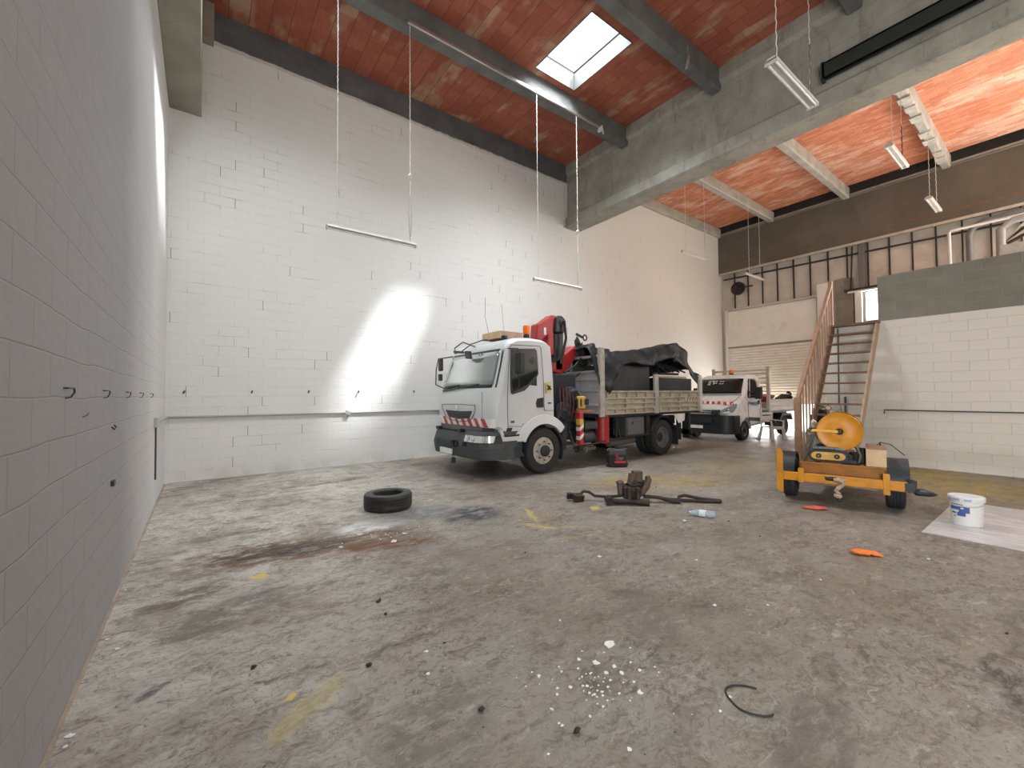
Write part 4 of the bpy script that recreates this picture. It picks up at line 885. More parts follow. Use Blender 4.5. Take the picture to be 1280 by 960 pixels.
MB().box(14.4, 19.0, VY-.42, VY-.32, .48, .66).box(14.4, 19.0, VY+.32, VY+.42, .48, .66).box(16.5, 18.9, VY-.7, VY+.7, .68, .86).build('chassis', M_chassis, van)
MB().box(16.45, 19.15, VY-1.0, VY+1.0, .88, .97).build('bed_floor', M_post, van)
def vdrop(y):
    b = MB().box(16.6, 19.1, y-.015, y+.015, .95, 1.36)
    for z in (.95, 1.13, 1.33): b.box(16.6, 19.1, y-.035, y+.035, z, z+.035)
    return b.build('dropside', mat('white_dropside', (.68,.66,.60), .5, 0, .06, 4, 0, .4, (.35,.3,.24)), van)
vdrop(VY-1.0); vdrop(VY+1.0)
MB().box(19.1, 19.14, VY-1, VY+1, .95, 1.36).build('tailboard', M_post, van)
w = MB()
for y in (VY-1.0, VY+1.0): w.box(16.45, 16.55, y-.05, y+.05, .88, 2.56)
for z in (2.44, 2.28, 2.12, 1.96, 1.8, 1.64, 1.48): w.box(16.48, 16.52, VY-1, VY+1, z, z+.04)
w.box(16.47, 16.53, VY-1, VY+1, 2.40, 2.46); w.build('headboard_rack', mat('cream_rack_paint', (.56,.54,.46), .6), van)
w = MB().prism([(17.45,.62), (17.6,.82), (18.5,.82), (18.65,.55), (18.55,.55), (18.42,.74), (17.68,.74), (17.55,.55)], 'y', VY-1.0, VY-.7); w.build('rear_mudguard', M_blackpl, van)
# load on the van, propped trestle leg
w = MB().obox((17.2, VY-.6, 1.42), (.55, .35, .16), (.1, .2, .1)).obox((17.0, VY-.65, 1.36), (.3, .3, .2)).blob((17.5, VY-.6, 1.46), (.3, .2, .09), 5, .3)
tag(w.build('tool_case', M_red, bevel=.02), 'red tool case lying in the bed of the small van', 'case')
w = MB().blob((18.75, VY-.7, 1.44), (.28, .2, .12), 9, .3).bar((18.0, VY-.7, 1.36), (19.0, VY-.75, 1.40), .14, .12).obox((19.0, VY-.75, 1.56), (.18, .12, .12), (.3, .6, 0))
tag(w.build('tool_bundle', M_blackpl), 'black bundle of tools lying in the bed of the small van near its tail', 'tools')
tag(MB().box(16.34, 16.43, VY-1.12, VY-1.05, 0, .92).build('steel_prop', mat('pale_steel_prop', (.42,.40,.36), .6), bevel=.006), 'upright pale steel prop standing on the floor beside the van headboard', 'prop')
# white garden chair between van and door
ch = thing('garden_chair', 'white plastic garden chair standing beside the small van bed', 'chair', (15.75, 6.28, 0), -.35)
M_chair = mat('white_chair_plastic', (.80,.79,.75), .45, 0, .05, 5, 0, .3, (.4,.36,.3))
L_ = dict(world=False)
MB().box(-.24, .24, -.22, .24, .42, .45).box(-.24, .24, -.24, -.21, .36, .45).build('seat', M_chair, ch, bevel=.01, **L_)
w = MB().prism([(-.25,.45), (-.21,.45), (-.21,.90), (-.27,.90)], 'y', .20, .25).prism([(.25,.45), (.21,.45), (.21,.90), (.27,.90)], 'y', .20, .25).box(-.27, .27, .20, .26, .84, .92)
w.box(-.24, .24, .20, .25, .56, .80).build('backrest', M_chair, ch, bevel=.01, **L_)
for s in (-1, 1):
    MB().bar((s*.22, -.2, .43), (s*.27, -.26, 0), .075, .06, (0,1,0)).build('leg', M_chair, ch, **L_)
    MB().bar((s*.22, .22, .43), (s*.27, .30, 0), .075, .06, (0,1,0)).build('leg', M_chair, ch, **L_)
    MB().bar((s*.27, -.22, .64), (s*.27, .22, .66), .05, .03).bar((s*.27, -.2, .64), (s*.24, -.22, .43), .04, .04, (0,1,0)).build('armrest', M_chair, ch, **L_)
tag(MB().obox((15.75, 6.28, .53), (.40, .30, .12), (0, .1, -.35)).obox((15.72, 6.26, .62), (.3, .2, .08), (0, .1, .3)).build('dark_bag', M_blackpl, bevel=.03), 'small dark bag lying on the seat of the white garden chair', 'bag')

# ---------------------------------------------------------------- wooden stair to the landing
stair = thing('staircase', 'steep reddish wooden staircase with one balustrade, rising to the landing opening', 'stairs', (9.95, 3.0, 0))
SX = lambda z: 9.95+.647*z
for y, m_ in ((2.60, mat('pale_brown_stringer', (.46,.32,.22), .6, 0, .15, 8)), (3.42, M_wood_dk)):
    MB().prism([(SX(0)-.02, 0), (SX(0)+.17, 0), (SX(3.15)+.14, 3.15), (SX(3.15)-.10, 3.15)], 'y', y-.02, y+.02).build('stringer', m_, stair, bevel=.004)
for i in range(1, 14):
    z = i*.225; MB().box(SX(z)-.10, SX(z)+.10, 2.62, 3.40, z-.018, z+.018).build('tread', M_wood_dk, stair, bevel=.004)
MB().box(SX(3.15)-.14, 12.05, 2.56, 3.46, 3.12, 3.17).build('top_step', M_wood_dk, stair, bevel=.006)
MB().box(9.79, 9.90, 3.38, 3.49, 0, 1.50).build('newel_post', M_wood, stair, bevel=.006)
MB().box(11.93, 12.01, 3.40, 3.48, 3.17, 4.24).build('top_post', M_wood, stair, bevel=.006)
MB().bar((9.82, 3.435, 1.44), (11.98, 3.435, 4.16), .07, .07).build('handrail', M_wood, stair, bevel=.008)
for i in range(12):
    t_ = (i+.8)/12.6; x = 9.82+t_*2.16; zr = 1.44+t_*2.72; zs = max(.02, (x-9.95-.02)/.647)
    MB().box(x-.013, x+.013, 3.42, 3.45, zs, zr-.02).build('baluster', M_wood, stair, bevel=.003)

# ---------------------------------------------------------------- cable-reel trailer
trl = thing('reel_trailer', 'orange-yellow two-wheeled trailer with a large cable reel, at the foot of the stairs', 'trailer', (7.23, 2.65, 0), math.radians(-76.95))
L = dict(world=False)
wheel(trl, (-.02, .22, .30), .30, .18, -1, 'x', M_yellow_dk)
wheel(trl, (1.19, .22, .30), .30, .20, 1, 'x', M_yellow_dk)
w = MB().box(-.10, 1.30, -.26, -.20, .315, .435); w.build('rear_beam', M_yellow, trl, bevel=.008, **L)
MB().box(.13, .20, -.275, -.19, .30, .50).build('beam_bracket', M_yellow, trl, bevel=.006, **L)
MB().box(1.06, 1.13, -.275, -.19, .25, .52).box(1.02, 1.19, -.272, -.22, .32, .37).build('beam_bracket', M_yellow, trl, bevel=.006, **L)
mk = MB().prism([(-.13,.16), (-.05,.13), (-.05,.72), (-.09,.79), (-.13,.76)], 'y', -.29, -.26).build('marker_board', M_yellow, trl, bevel=.004, **L)
w = MB().box(.14, 1.10, -.18, -.15, .44, .575).box(.14, 1.10, -.19, -.12, .565, .59).box(.14, 1.10, 1.30, 1.33, .44, .575).box(.14, .17, -.18, 1.33, .44, .575).box(1.07, 1.10, -.18, 1.33, .44, .575).box(.17, 1.07, -.15, 1.30, .43, .45)
w.box(.0, 1.15, .18, .26, .27, .35); w.build('tray_frame', M_yellow_dk, trl, bevel=.004, **L)
w = MB().bar((.35, 1.3, .42), (.62, 2.2, .42), .08, .08).bar((.9, 1.3, .42), (.62, 2.2, .42), .08, .08).bar((.62, 2.1, .42), (.62, 2.6, .40), .07, .09); w.build('drawbar', M_yellow_dk, trl, bevel=.006, **L)
def fender(x0, x1, m_, name):
    b = MB(); n = 12; r = []
    for i in range(n+1):
        a = math.radians(-5+190*i/n); r.append([V3((x0, .22+.37*math.cos(a), .32+.37*math.sin(a))), V3((x1, .22+.37*math.cos(a), .32+.37*math.sin(a))), V3((x1, .22+.35*math.cos(a), .32+.35*math.sin(a))), V3((x0, .22+.35*math.cos(a), .32+.35*math.sin(a)))])
    return b.loft(r).build(name, m_, trl, smooth=True, **L)
fender(1.08, 1.33, mat('blue_black_fender', (.04,.05,.06), .4, 0, .2, 9), 'fender'); fender(-.12, .07, M_blackpl, 'fender')
w = MB().box(1.27, 1.36, -.262, -.20, .32, .43).blob((1.44, -.20, .315), (.11, .06, .045), 3, .25).bar((1.32, -.18, .42), (1.38, .1, .36), .05, .1); w.build('rear_lamp_bracket', M_blackpl, trl, **L)
# reel
RC = V3((.61, -.06, 1.04))
rl = MB()
def disc(b, y, r, th=.012, hole=.03): b.lathe([(hole, y), (r*.35, y-.012), (r*.5, y), (r*.95, y), (r, y-.01), (r+.006, y+th/2), (r, y+th+.01), (r*.95, y+th), (hole, y+th)], RC, 'y', 56, True)
disc(rl, 0, .262); reel = rl.build('cable_reel', M_yellow, trl, smooth=True, **L)
b = MB(); disc(b, .38, .262); b.build('back_flange', M_yellow_dk, reel, smooth=True, **L)
b = MB(); pr = [(.02, .01)]
for k in range(16): pr += [(.185+.012*math.sin(k*2.1), .02+k*.0225), (.20+.012*math.sin(k*1.7), .03+k*.0225)]
pr += [(.02, .385)]; b.lathe(pr, RC, 'y', 36); b.build('wound_cable', mat('greasy_wound_cable', (.06,.05,.04), .6, .4), reel, smooth=True, **L)
b = MB().cyl(RC+V3((0,-.05,0)), RC+V3((0,.5,0)), .022).lathe([(.05,-.02), (.05,.01), (.03,-.025), (.001,-.025)], RC, 'y', 20); b.build('reel_hub', M_chassis, reel, smooth=True, **L)
b = MB().bar(RC+V3((.02,-.035,0)), RC+V3((-.30,-.045,.01)), .028, .035).cyl(RC+V3((-.30,-.05,.01)), RC+V3((-.30,-.16,.01)), .016); b.build('reel_arm', mat('bright_yellow_arm', (.85,.45,.06), .4), reel, bevel=.003, **L)
b = MB().lathe([(.028, -.008), (.042, 0), (.028, .008)], RC+V3((-.12, .05, .335)), 'y', 20, True).cyl(RC+V3((-.12, .05, .25)), RC+V3((-.12, .05, .30)), .018); b.build('lifting_eye', mat('rusty_brown_eye', (.20,.10,.05), .6, .3), trl, smooth=True, **L)
# reel stand, motor, belt guard
w = MB().bar((.27, .0, .58), (.33, .05, 1.06), .06, .05, (0,1,0)).bar((.27, .34, .58), (.33, .36, 1.06), .05, .05, (0,1,0)).bar((.24, .05, 1.02), (.40, .42, 1.10), .05, .05).bar((.9, .0, .58), (.72, .4, .95), .05, .05, (0,1,0))
w.bar((.20, 0, .6), (.34, .02, .98), .03, .03, (0,1,0)).build('reel_stand', mat('grimy_stand_steel', (.20,.18,.14), .6, .3, .3, 10), trl, bevel=.004, **L)
w = MB().blob((.30, .12, 1.08), (.075, .08, .10), 4, .3).blob((.24, .1, .98), (.05, .06, .09), 9, .3).obox((.30, .1, .93), (.10, .14, .12), (.2, .3, .2)); w.build('brake_mechanism', mat('dusty_aluminium', (.30,.28,.23), .5, .6, .3, 12, .004), trl, **L)
w = MB().blob((.52, .15, .68), (.22, .20, .12), 6, .2).obox((.42, .18, .78), (.16, .22, .10)).cyl((.35, .0, .66), (.35, .3, .66), .09).cyl((.72, .05, .60), (.72, .3, .60), .11).box(.30, .80, .0, .4, .58, .64)
eng = w.build('engine', mat('oily_engine_metal', (.035,.036,.038), .45, .5, .4, 12, .004), trl, bevel=.006, **L)
pts = [(.35+.075*math.cos(a), .685+.055*math.sin(a)) for a in [math.radians(90+180*i/10) for i in range(11)]] + [(.60+.075*math.cos(a), .685+.055*math.sin(a)) for a in [math.radians(-90+180*i/10) for i in range(11)]]
MB().prism([( (x-.475)*1.12+.475, (z-.685)*1.5+.685) for x, z in pts], 'y', -.085, -.06).build('belt_guard_backing', M_blackpl, eng, **L)
bg_ = MB().prism(pts, 'y', -.11, -.08).build('belt_guard', mat('tan_yellow_guard', (.60,.36,.08), .5, 0, .2, 12), eng, bevel=.008, **L)
b = MB()
for x in (.37, .58): b.lathe([(.012, -.012), (.033, -.012), (.033, .0), (.012, .0)], (x, -.112, .685), 'y', 20, True)
b.build('pulley', M_chassis, bg_, smooth=True, **L)
MB().tube([(.30, -.06, .79), (.5, -.075, .80), (.66, -.05, .78)], .022, 8).build('bright_pipe', mat('bluish_bright_pipe', (.30,.38,.42), .3, .7), eng, smooth=True, **L)
MB().cyl((.86, .02, .60), (.86, .02, .82), .035).cyl((.80, .12, .58), (.80, .12, .74), .09).build('fuel_can', mat('dark_canister', (.03,.025,.025), .5), trl, smooth=True, **L)
for k in range(3): MB().tube([(.15+.03*k, -.05, .6), (.2+.04*k, -.06, .78), (.28+.02*k, 0, .98)], .010, 6).build('control_cable', mat('dark_cable_sheath', (.10,.09,.08), .5), trl, smooth=True, **L)
w = MB()
w.tube([(.82, -.03, .62), (.84, -.05, .72), (.80, -.02, .82), (.76, .05, .86)], .016, 6); w.build('control_cable', mat('pale_dirty_cable', (.14,.13,.11), .5), trl, smooth=True, **L)
w = MB().blob((.60, -.27, .385), (.07, .05, .045), 2, .25).tube([(.62, -.28, .37), (.66, -.30, .34), (.61, -.30, .30), (.57, -.29, .24), (.60, -.29, .20)], [.02, .025, .03, .028, .02], 8).blob((.59, -.29, .17), (.05, .035, .04), 5, .4)
hk = w.build('tow_hook_rag', mat('dirty_pinkish_rag', (.42,.32,.25), .8, 0, .3, 20), trl, smooth=True, **L)
MB().blob((.52, -.26, .39), (.09, .035, .03), 1, .2).blob((.60, -.29, .115), (.03, .03, .03), 3, .2).build('tow_hook', M_chassis, trl, smooth=True, **L)
# plywood box on the tray
bx = thing('plywood_box', 'plywood box standing on the trailer tray beside the orange reel', 'box', trl.matrix_basis @ V3((1.0, .15, .59)) if False else (7.23+1.0*math.cos(-1.343)+.12*math.sin(1.343), 2.65+1.0*math.sin(-1.343)+.12*math.cos(1.343), .59), math.radians(-76.95))
MB().box(-.105, .105, -.26, .42, 0, .235).build('box_body', M_plywood, bx, bevel=.004, **L)
MB().box(-.112, .112, -.268, .43, .235, .25).build('lid', mat('brown_box_lid', (.27,.165,.10), .6), bx, bevel=.003, **L)
w = MB().tube([(.02, .2, .255), (.05, .15, .30), (.16, .10, .28), (.26, .08, .18), (.30, .07, .14)], .006, 6); w.cyl((.05, .17, .25), (.05, .17, .29), .01); w.build('wire', M_blackpl, bx, **L)

# ---------------------------------------------------------------- loose tyre, scrap, bucket and the rest of the floor
ty = tyre(MB(), (0, 0, 0), .335, .215, 'z', .20)
ty.lathe([(.20, -.085), (.215, -.10), (.225, 0), (.215, .10), (.20, .085), (.205, 0)], (0,0,0), 'z', 44, True)
t_ = ty.build('loose_tyre', mat('dull_black_tyre', (.020,.0205,.021), .55, 0, .25, 10, .003), smooth=True, loc=(2.16, 5.93, .111)); tag(t_, 'loose black tyre lying flat on the stained floor', 'tyre')

sc = thing('scrap_hitch', 'rusty dark heap of suspension parts with long rods, lying on the open floor', 'scrap metal', (5.10, 3.95, 0), -.643)
M_rust = mat('rusty_black_iron', (.045,.033,.027), .6, .5, .4, 11, .006, .4, (.11,.065,.04)); M_rust2 = mat('rusty_brown_iron', (.12,.085,.068), .7, .4, .3, 11, .006)
w = MB().box(-.14, .10, -.10, .12, .08, .24).obox((-.02, 0, .16), (.20, .26, .16), (.2, .1, .3)).box(-.10, -.04, -.16, -.10, .02, .26).box(.03, .08, -.16, -.10, .02, .24).blob((.02, .02, .26), (.10, .10, .06), 3, .3); w.build('centre_block', M_rust, sc, bevel=.01, **L)
w = MB().cyl((.00, .02, .25), (.03, .04, .42), .062, .058).box(.03, .17, .0, .12, .30, .455); w.build('cylinder', M_rust2, sc, smooth=True, bevel=.008, **L)
MB().cyl((-.16, .0, .12), (-.165, .02, .28), .045, .05).blob((-.165, .02, .29), (.055, .055, .04), 2, .1).build('bushing', M_rust2, sc, smooth=True, **L)
MB().tube([(.05, .0, .10), (.16, .04, .14), (.24, .08, .22), (.28, .1, .32), (.27, .1, .37)], [.05, .055, .055, .05, .035], 10).build('curved_arm', M_rust2, sc, smooth=True, **L)
MB().tube([(.06, .1, .1), (.14, .12, .2), (.18, .12, .32)], .045, 8).build('curved_arm', M_rust, sc, smooth=True, **L)
MB().tube([(-.36, -.10, .06), (-.25, -.12, .05), (-.05, -.14, .055), (.1, -.16, .05), (.20, -.17, .04)], [.045, .04, .035, .045, .055], 10).build('front_arm', M_rust, sc, smooth=True, **L)
MB().cyl((-.36, -.16, .055), (-.36, -.04, .075), .055).build('arm_eye', M_rust, sc, smooth=True, **L)
w = MB().tube([(-.14, .05, .09), (-.35, .08, .07), (-.52, .14, .07), (-.60, .18, .12), (-.68, .18, .13), (-.75, .15, .08)], .022, 8).obox((-.78, .10, .06), (.16, .12, .09), (.2, .1, .4)).obox((-.90, .15, .07), (.07, .05, .09), (.3, 0, .2)); w.build('side_rod', M_rust, sc, bevel=.004, **L)
w = MB().tube([(.18, 0, .09), (.40, .02, .07), (.58, -.06, .03), (.66, -.08, .03), (.68, -.04, .05), (.70, .02, .08), (.80, .06, .09), (1.0, .02, .05), (1.28, -.06, .03)], [.028, .025, .03, .03, .025, .022, .025, .025, .03], 8)
w.tube([(.40, .06, .05), (.62, .02, .04), (.82, .0, .03), (1.05, -.05, .025), (1.28, -.08, .03)], .020, 8); w.build('long_rod', M_rust, sc, smooth=True, **L)

bk = thing('paint_bucket', 'white plastic paint bucket with a blue label, standing on the pale sheet', 'bucket', (7.36, .83, .012), -.55)
M_pail = mat('white_pail_plastic', (.72,.72,.70), .4, 0, .04, 5, 0, .12, (.4,.38,.34)); M_label = mat('blue_label', (.06,.10,.30), .4)
MB().lathe([(.001, 0), (.125, 0), (.130, .01), (.143, .29), (.148, .29), (.148, .30)], (0,0,0), 'z', 48).build('pail', M_pail, bk, smooth=True, **L)
MB().lathe([(.150, .285), (.158, .29), (.158, .335), (.150, .343), (.13, .338), (.001, .338)], (0,0,0), 'z', 48).build('lid', mat('greyish_white_lid', (.66,.67,.66), .45), bk, smooth=True, **L)
def onpail(pts, z0off=.0022):      # polygon in (angle deg, z) wrapped on the side of the pail
    b = MB(); n = 10; rows = []
    return b
def pail_patch(a0, a1, z0, z1, m_, name, off=.002, slant=0):
    b = MB(); n = 10; R = [[], []]
    for i in range(n+1):
        a = math.radians(a0+(a1-a0)*i/n)
        for j, z in enumerate((z0+slant*i/n, z1+slant*i/n*.3)):
            r = .130+.013*(z/.29)+off; R[j].append(b.bm.verts.new((r*math.cos(a), r*math.sin(a), z)))
    for i in range(n): b.bm.faces.new((R[0][i], R[0][i+1], R[1][i+1], R[1][i]))
    return b.build(name, m_, bk, solid=.0015, **L)
CA = 180+31.5-5   # the bearing of the camera seen from the bucket, in the bucket's own frame
pail_patch(CA-52, CA+22, .185, .225, M_label, 'label'); pail_patch(CA-15, CA+22, .155, .19, M_label, 'label', .0024); pail_patch(CA-22, CA+8, .115, .16, M_label, 'label', .0028)
pail_patch(CA-50, CA+0, .245, .253, M_blackpl, 'label_text'); pail_patch(CA-45, CA-28, .14, .155, M_blackpl, 'label_text'); pail_patch(CA-38, CA-28, .105, .113, M_blackpl, 'label_text')
for a in (-55, -30, 5): pail_patch(CA+a, CA+a+22, .298, .322, mat('pale_blue_print', (.32,.38,.48), .4), 'lid_print', .0205)
pail_patch(CA-8, CA+2, .20, .216, M_white_sticker, 'label_mark', .0036)
MB().tube([(.15*math.cos(a), .15*math.sin(a), .28-.05*abs(math.sin((a-2.2)))) for a in [2.2+PI*i/14 for i in range(15)]], .003, 6).build('handle', M_steel, bk, **L)
def marble():
    t = NT('veined_white_sheet'); P = t.obj(); c = t.mix(t.ramp(t.noise(t.map(P, rot=(0,0,.2), sc=(6,1.2,1)), 2.2, 8, .7, .6), .42, .7), (.62,.59,.59), (.33,.30,.29)); t.put(t.b.inputs['Base Color'], c)
    t.put(t.b.inputs['Base Color'], t.mix(t.ramp(t.noise(t.map(P, sc=(1,7,1)), 4, 8, .7), .60, .74, 0, .8), c, (.18,.165,.16))); t.b.inputs['Roughness'].default_value = .35; return t.m
tag(MB().box(6.60, 8.85, -.9, 1.10, .001, .010).build('floor_sheet', marble()), 'large pale streaked sheet lying flat on the floor under the paint bucket', 'sheet')

tb_ = thing('tool_bag', 'black and red tool bag standing on the floor beside the truck', 'tool bag', (7.37, 6.10, 0), -.62)
MB().box(-.20, .20, -.13, .13, .0, .30).build('bag_body', mat('black_bag_fabric', (.02,.02,.021), .8), tb_, bevel=.03, **L)
w = MB().box(-.08, .16, -.142, -.12, .095, .145); w.build('red_strip', M_red_sticker, tb_, bevel=.005, **L)
MB().prism([(-.10,.36), (-.02,.34), (.02,.20), (.02,.15), (-.04,.16), (-.06,.26)], 'y', -.145, -.125).build('red_flap', mat('dark_red_fabric', (.22,.02,.03), .6), tb_, **L)
w = MB().tube([(-.22, 0, .36), (-.14, 0, .40), (-.05, 0, .38), (.05, 0, .36), (.15, 0, .38), (.23, 0, .39)], .02, 8).box(-.18, .18, -.10, .10, .28, .37); w.build('handle', M_plastic, tb_, bevel=.01, **L)
w = MB().box(-.02, .12, -.143, -.13, .20, .212).box(-.06, .10, -.143, -.13, .17, .178); w.build('grey_print', mat('grey_print', (.3,.3,.3), .5), tb_, **L)
w = MB().box(-.24, -.20, -.06, .06, .02, .09).box(.20, .24, -.06, .06, .02, .09); w.build('side_pocket', mat('dark_red_pocket', (.12,.02,.025), .7), tb_, bevel=.01, **L)

bt = thing('plastic_bottle', 'clear bluish plastic water bottle lying on the floor near the rusty scrap', 'bottle', (5.23, 2.95, .045), 2.02)
t = NT('clear_blue_plastic'); t.b.inputs['Transmission Weight'].default_value = .75; t.b.inputs['Roughness'].default_value = .08; t.b.inputs['IOR'].default_value = 1.3; t.put(t.b.inputs['Base Color'], t.mix(t.noise(t.obj(), 30), (.62,.78,.86), (.80,.90,.95))); M_bottle = t.m
MB().lathe([(.001, -.16), (.036, -.16), (.042, -.15), (.043, -.06), (.040, -.05), (.043, -.04), (.043, .03), (.040, .04), (.042, .05), (.040, .08), (.015, .135), (.014, .155)], (0,0,0), 'x', 28).build('bottle_body', M_bottle, bt, smooth=True, **L)
MB().lathe([(.0435, -.045), (.0442, -.044), (.0442, .028), (.0435, .03)], (0,0,0), 'x', 28).build('label', mat('pale_bottle_label', (.62,.70,.74), .5), bt, smooth=True, **L)
MB().lathe([(.001, .172), (.016, .172), (.016, .15), (.013, .15)], (0,0,0), 'x', 18).build('cap', mat('blue_cap', (.10,.25,.45), .4), bt, smooth=True, **L)

g = MB().blob((0,0,.022), (.15, .055, .022), 4, .25, 3).blob((.10, .02, .022), (.05, .04, .02), 6, .2).build('red_cover', mat('faded_red_plastic', (.62,.10,.07), .5), loc=(6.76, 2.19, 0), rot=(0,0,-.95), smooth='all'); tag(g, 'flat faded red plastic piece lying on the floor before the trailer', 'plastic piece')
gl = MB().blob((0,0,.024), (.10, .05, .024), 3, .3, 3)
for k in range(4): gl.tube([(.06, -.03+.02*k, .02), (.11, -.04+.027*k, .022), (.145, -.045+.03*k, .012)], [.012, .012, .008], 8)
gl.tube([(-.04, .03, .02), (-.01, .07, .02), (.03, .085, .012)], [.012, .012, .008], 8)
tag(gl.build('work_glove', mat('bright_orange_glove', (.85,.20,.03), .6), loc=(5.25, 1.30, 0), rot=(0,0,-.9), smooth='all'), 'bright orange work glove lying on the bare floor', 'glove')
cp = thing('spray_can', 'small white and blue can standing on the floor in front of the truck bumper', 'can', (4.83, 8.9, 0))
MB().lathe([(.001, 0), (.055, 0), (.055, .11), (.03, .13)], (0,0,0), 'z', 20).build('can_body', mat('dark_teal_can', (.05,.10,.12), .4), cp, smooth=True, **L)
MB().lathe([(.03, .125), (.05, .13), (.05, .19), (.03, .20), (.001, .20)], (-.03,0,0), 'z', 20).build('cap', M_pail, cp, smooth=True, **L)
lp = MB().tube([(.115*math.cos(a)*(1+.08*math.sin(3*a)), .115*math.sin(a)*(1+.06*math.cos(2*a)), .006) for a in [1.15+4.4*i/30 for i in range(31)]], .0045, 6)
tag(lp.build('cable_loop', M_rubber, loc=(2.31, 1.05, 0), rot=(0,0,-.95)), 'thin black open loop of cable lying on the floor close to the camera', 'cable')

def chip(name, x, y, k, m_, label, cat, group, seed, thick=.006, lump=False):
    r = random.Random(seed); b = MB()
    if lump: b.blob((0, 0, .010*k), (.020*k, .016*k, .010*k), seed, .5, 1)
    else:
        n = 7; pts = [(math.cos(2*PI*i/n)*.017*k*r.uniform(.35, 1.3), math.sin(2*PI*i/n)*.017*k*r.uniform(.35, 1.3)) for i in range(n)]
        b.prism(pts, 'z', .0015, thick)
    o = b.build(name, m_, loc=(x, y, 0), rot=(0, 0, r.uniform(0, 6))); tag(o, label, cat, group); return o
M_chip = mat('white_paint_chip', (.80,.80,.78), .6); M_clod = mat('black_grease_clod', (.022,.020,.018), .7); M_foil = mat('pale_torn_paper', (.66,.64,.60), .5, 0, .1, 20)
LAND = [('the loose tyre', 2.16, 5.93), ('the rusty scrap', 5.1, 3.95), ('the orange glove', 5.25, 1.3), ('the cable loop', 2.31, 1.05), ('the plastic bottle', 5.23, 2.95),
        ('the red plastic piece', 6.76, 2.19), ('the largest chip', 2.11, 1.82), ('the left wall', -.5, 3.5), ('the paint bucket', 7.36, .83), ('the grey wall-side smear', -.2, 3.03), ('the brown stain', 1.1, 4.8)]
ORD = ['closest', 'second closest', 'third closest', 'fourth closest', 'fifth closest', 'sixth closest', 'seventh closest', 'eighth closest', 'ninth closest', 'tenth closest', 'eleventh closest', 'twelfth closest', 'thirteenth closest', 'fourteenth closest', 'fifteenth closest', 'sixteenth closest', 'seventeenth closest']
def relabel(what, objs, lands=None):
    by = {}
    for o in objs:
        n, d = min(((l[0], math.dist((o.location.x, o.location.y), l[1:])) for l in (lands or LAND)), key=lambda q: q[1]); by.setdefault(n, []).append((d, o))
    for n, l in by.items():
        for k, (d, o) in enumerate(sorted(l, key=lambda q: q[0])): o['label'] = '%s on the floor, %s to %s' % (what, ORD[k], n)
WC = [(2.11,1.82,2.4), (1.9,1.75,1.6), (1.55,1.86,.8), (1.88,1.65,1), (1.95,1.6,1.1), (1.9,1.44,1), (1.56,1.24,.7), (1.25,1.44,.5), (2.05,1.55,.7), (1.84,1.83,.8), (1.96,1.66,.8), (1.71,1.64,.6), (1.63,1.69,.7), (1.74,1.56,.6), (1.68,1.81,.5), (1.44,1.63,.6), (1.74,1.71,.5), (1.56,1.48,.5)]
for i, (x, y, k) in enumerate(WC):
    if i == 0: chip('plaster_chip', x, y, k, M_chip, 'largest white plaster chip on the floor, in the foreground cluster', 'chip', None, i)
    elif i == 1: chip('plaster_chip', x, y, k, M_chip, 'second largest white plaster chip, just nearer than the largest one', 'chip', None, i)
    else: chip('plaster_chip', x, y, k, M_chip, 'small white chip in the foreground cluster of plaster chips', 'chip', 'white plaster chips in the foreground', i)
for i, (x, y, k) in enumerate([(3.16,2.84,1.3), (3.83,2.22,.6), (3.12,1.67,1), (2.05,2.22,.6), (2.25,1.13,.6), (2.11,1.11,.6), (4.89,2.99,1.4), (4.26,1.35,.7), (5.6,.89,.8), (3.44,1.43,.7), (1.14,2.46,.7), (1.06,2.26,.7)]):
    chip('paper_scrap', x, y, k, M_chip, 'small white scrap lying alone out on the open floor', 'scrap', 'white scraps scattered over the floor', i+40)
for i, (x, y, k) in enumerate([(-.50,6.53,1), (-.50,5.18,.9), (-.50,4.75,.7), (-.42,3.68,1), (-.49,3.86,.7), (-.49,2.88,1.1), (-.49,2.8,.8)]):
    chip('paint_flake', x, y, k, M_chip, 'white paint flake lying at the foot of the left wall', 'flake', 'paint flakes along the left wall', i+70)
for i, (x, y, k) in enumerate([(-.01,9.93,1), (2.93,9.95,1.2)]):
    chip('paint_flake', x, y, k, M_chip, 'white paint flake lying at the foot of the back wall', 'flake', 'paint flakes along the back wall', i+80)
for i, (x, y, k) in enumerate([(1.7,4.51,3.0), (1.48,4.98,2), (1.71,5.09,1.3), (1.19,4.69,1.8), (1.9,4.69,1.6)]):
    chip('torn_paper', x, y, k, M_foil, 'pale torn flake lying in the brown stain beside the loose tyre', 'flake', 'pale flakes in the brown stain', i+90)
for i, (x, y, k) in enumerate([(1.12,3.27,1.6), (1.09,3.05,1.2), (1.44,1.45,1.5), (.26,2.93,1.2), (.81,2.54,1.3), (1.27,2.47,.7), (1.15,1.84,1.5), (2.64,3.37,1), (6.26,4.34,1), (6.58,3.72,1), (5.01,2.15,.8), (5.29,2.63,.9), (4.28,.32,.8), (2.39,8.4,.9), (2.45,7.71,1)]):
    chip('dirt_clod', x, y, k*.72, M_clod, 'small black clod of dirt lying on the concrete floor', 'clod', 'black clods scattered over the floor', i+100, lump=True)
def named(p, g): return [o for o in COL.objects if o.get('group') == g]
relabel('small white plaster chip', named(0, 'white plaster chips in the foreground'), [('the largest chip', 2.11, 1.82)])
relabel('small stray white scrap', named(0, 'white scraps scattered over the floor'))
relabel('black clod of dirt', named(0, 'black clods scattered over the floor'))
relabel('pale torn flake in the brown stain', named(0, 'pale flakes in the brown stain'), [('the loose tyre', 2.16, 5.93)])
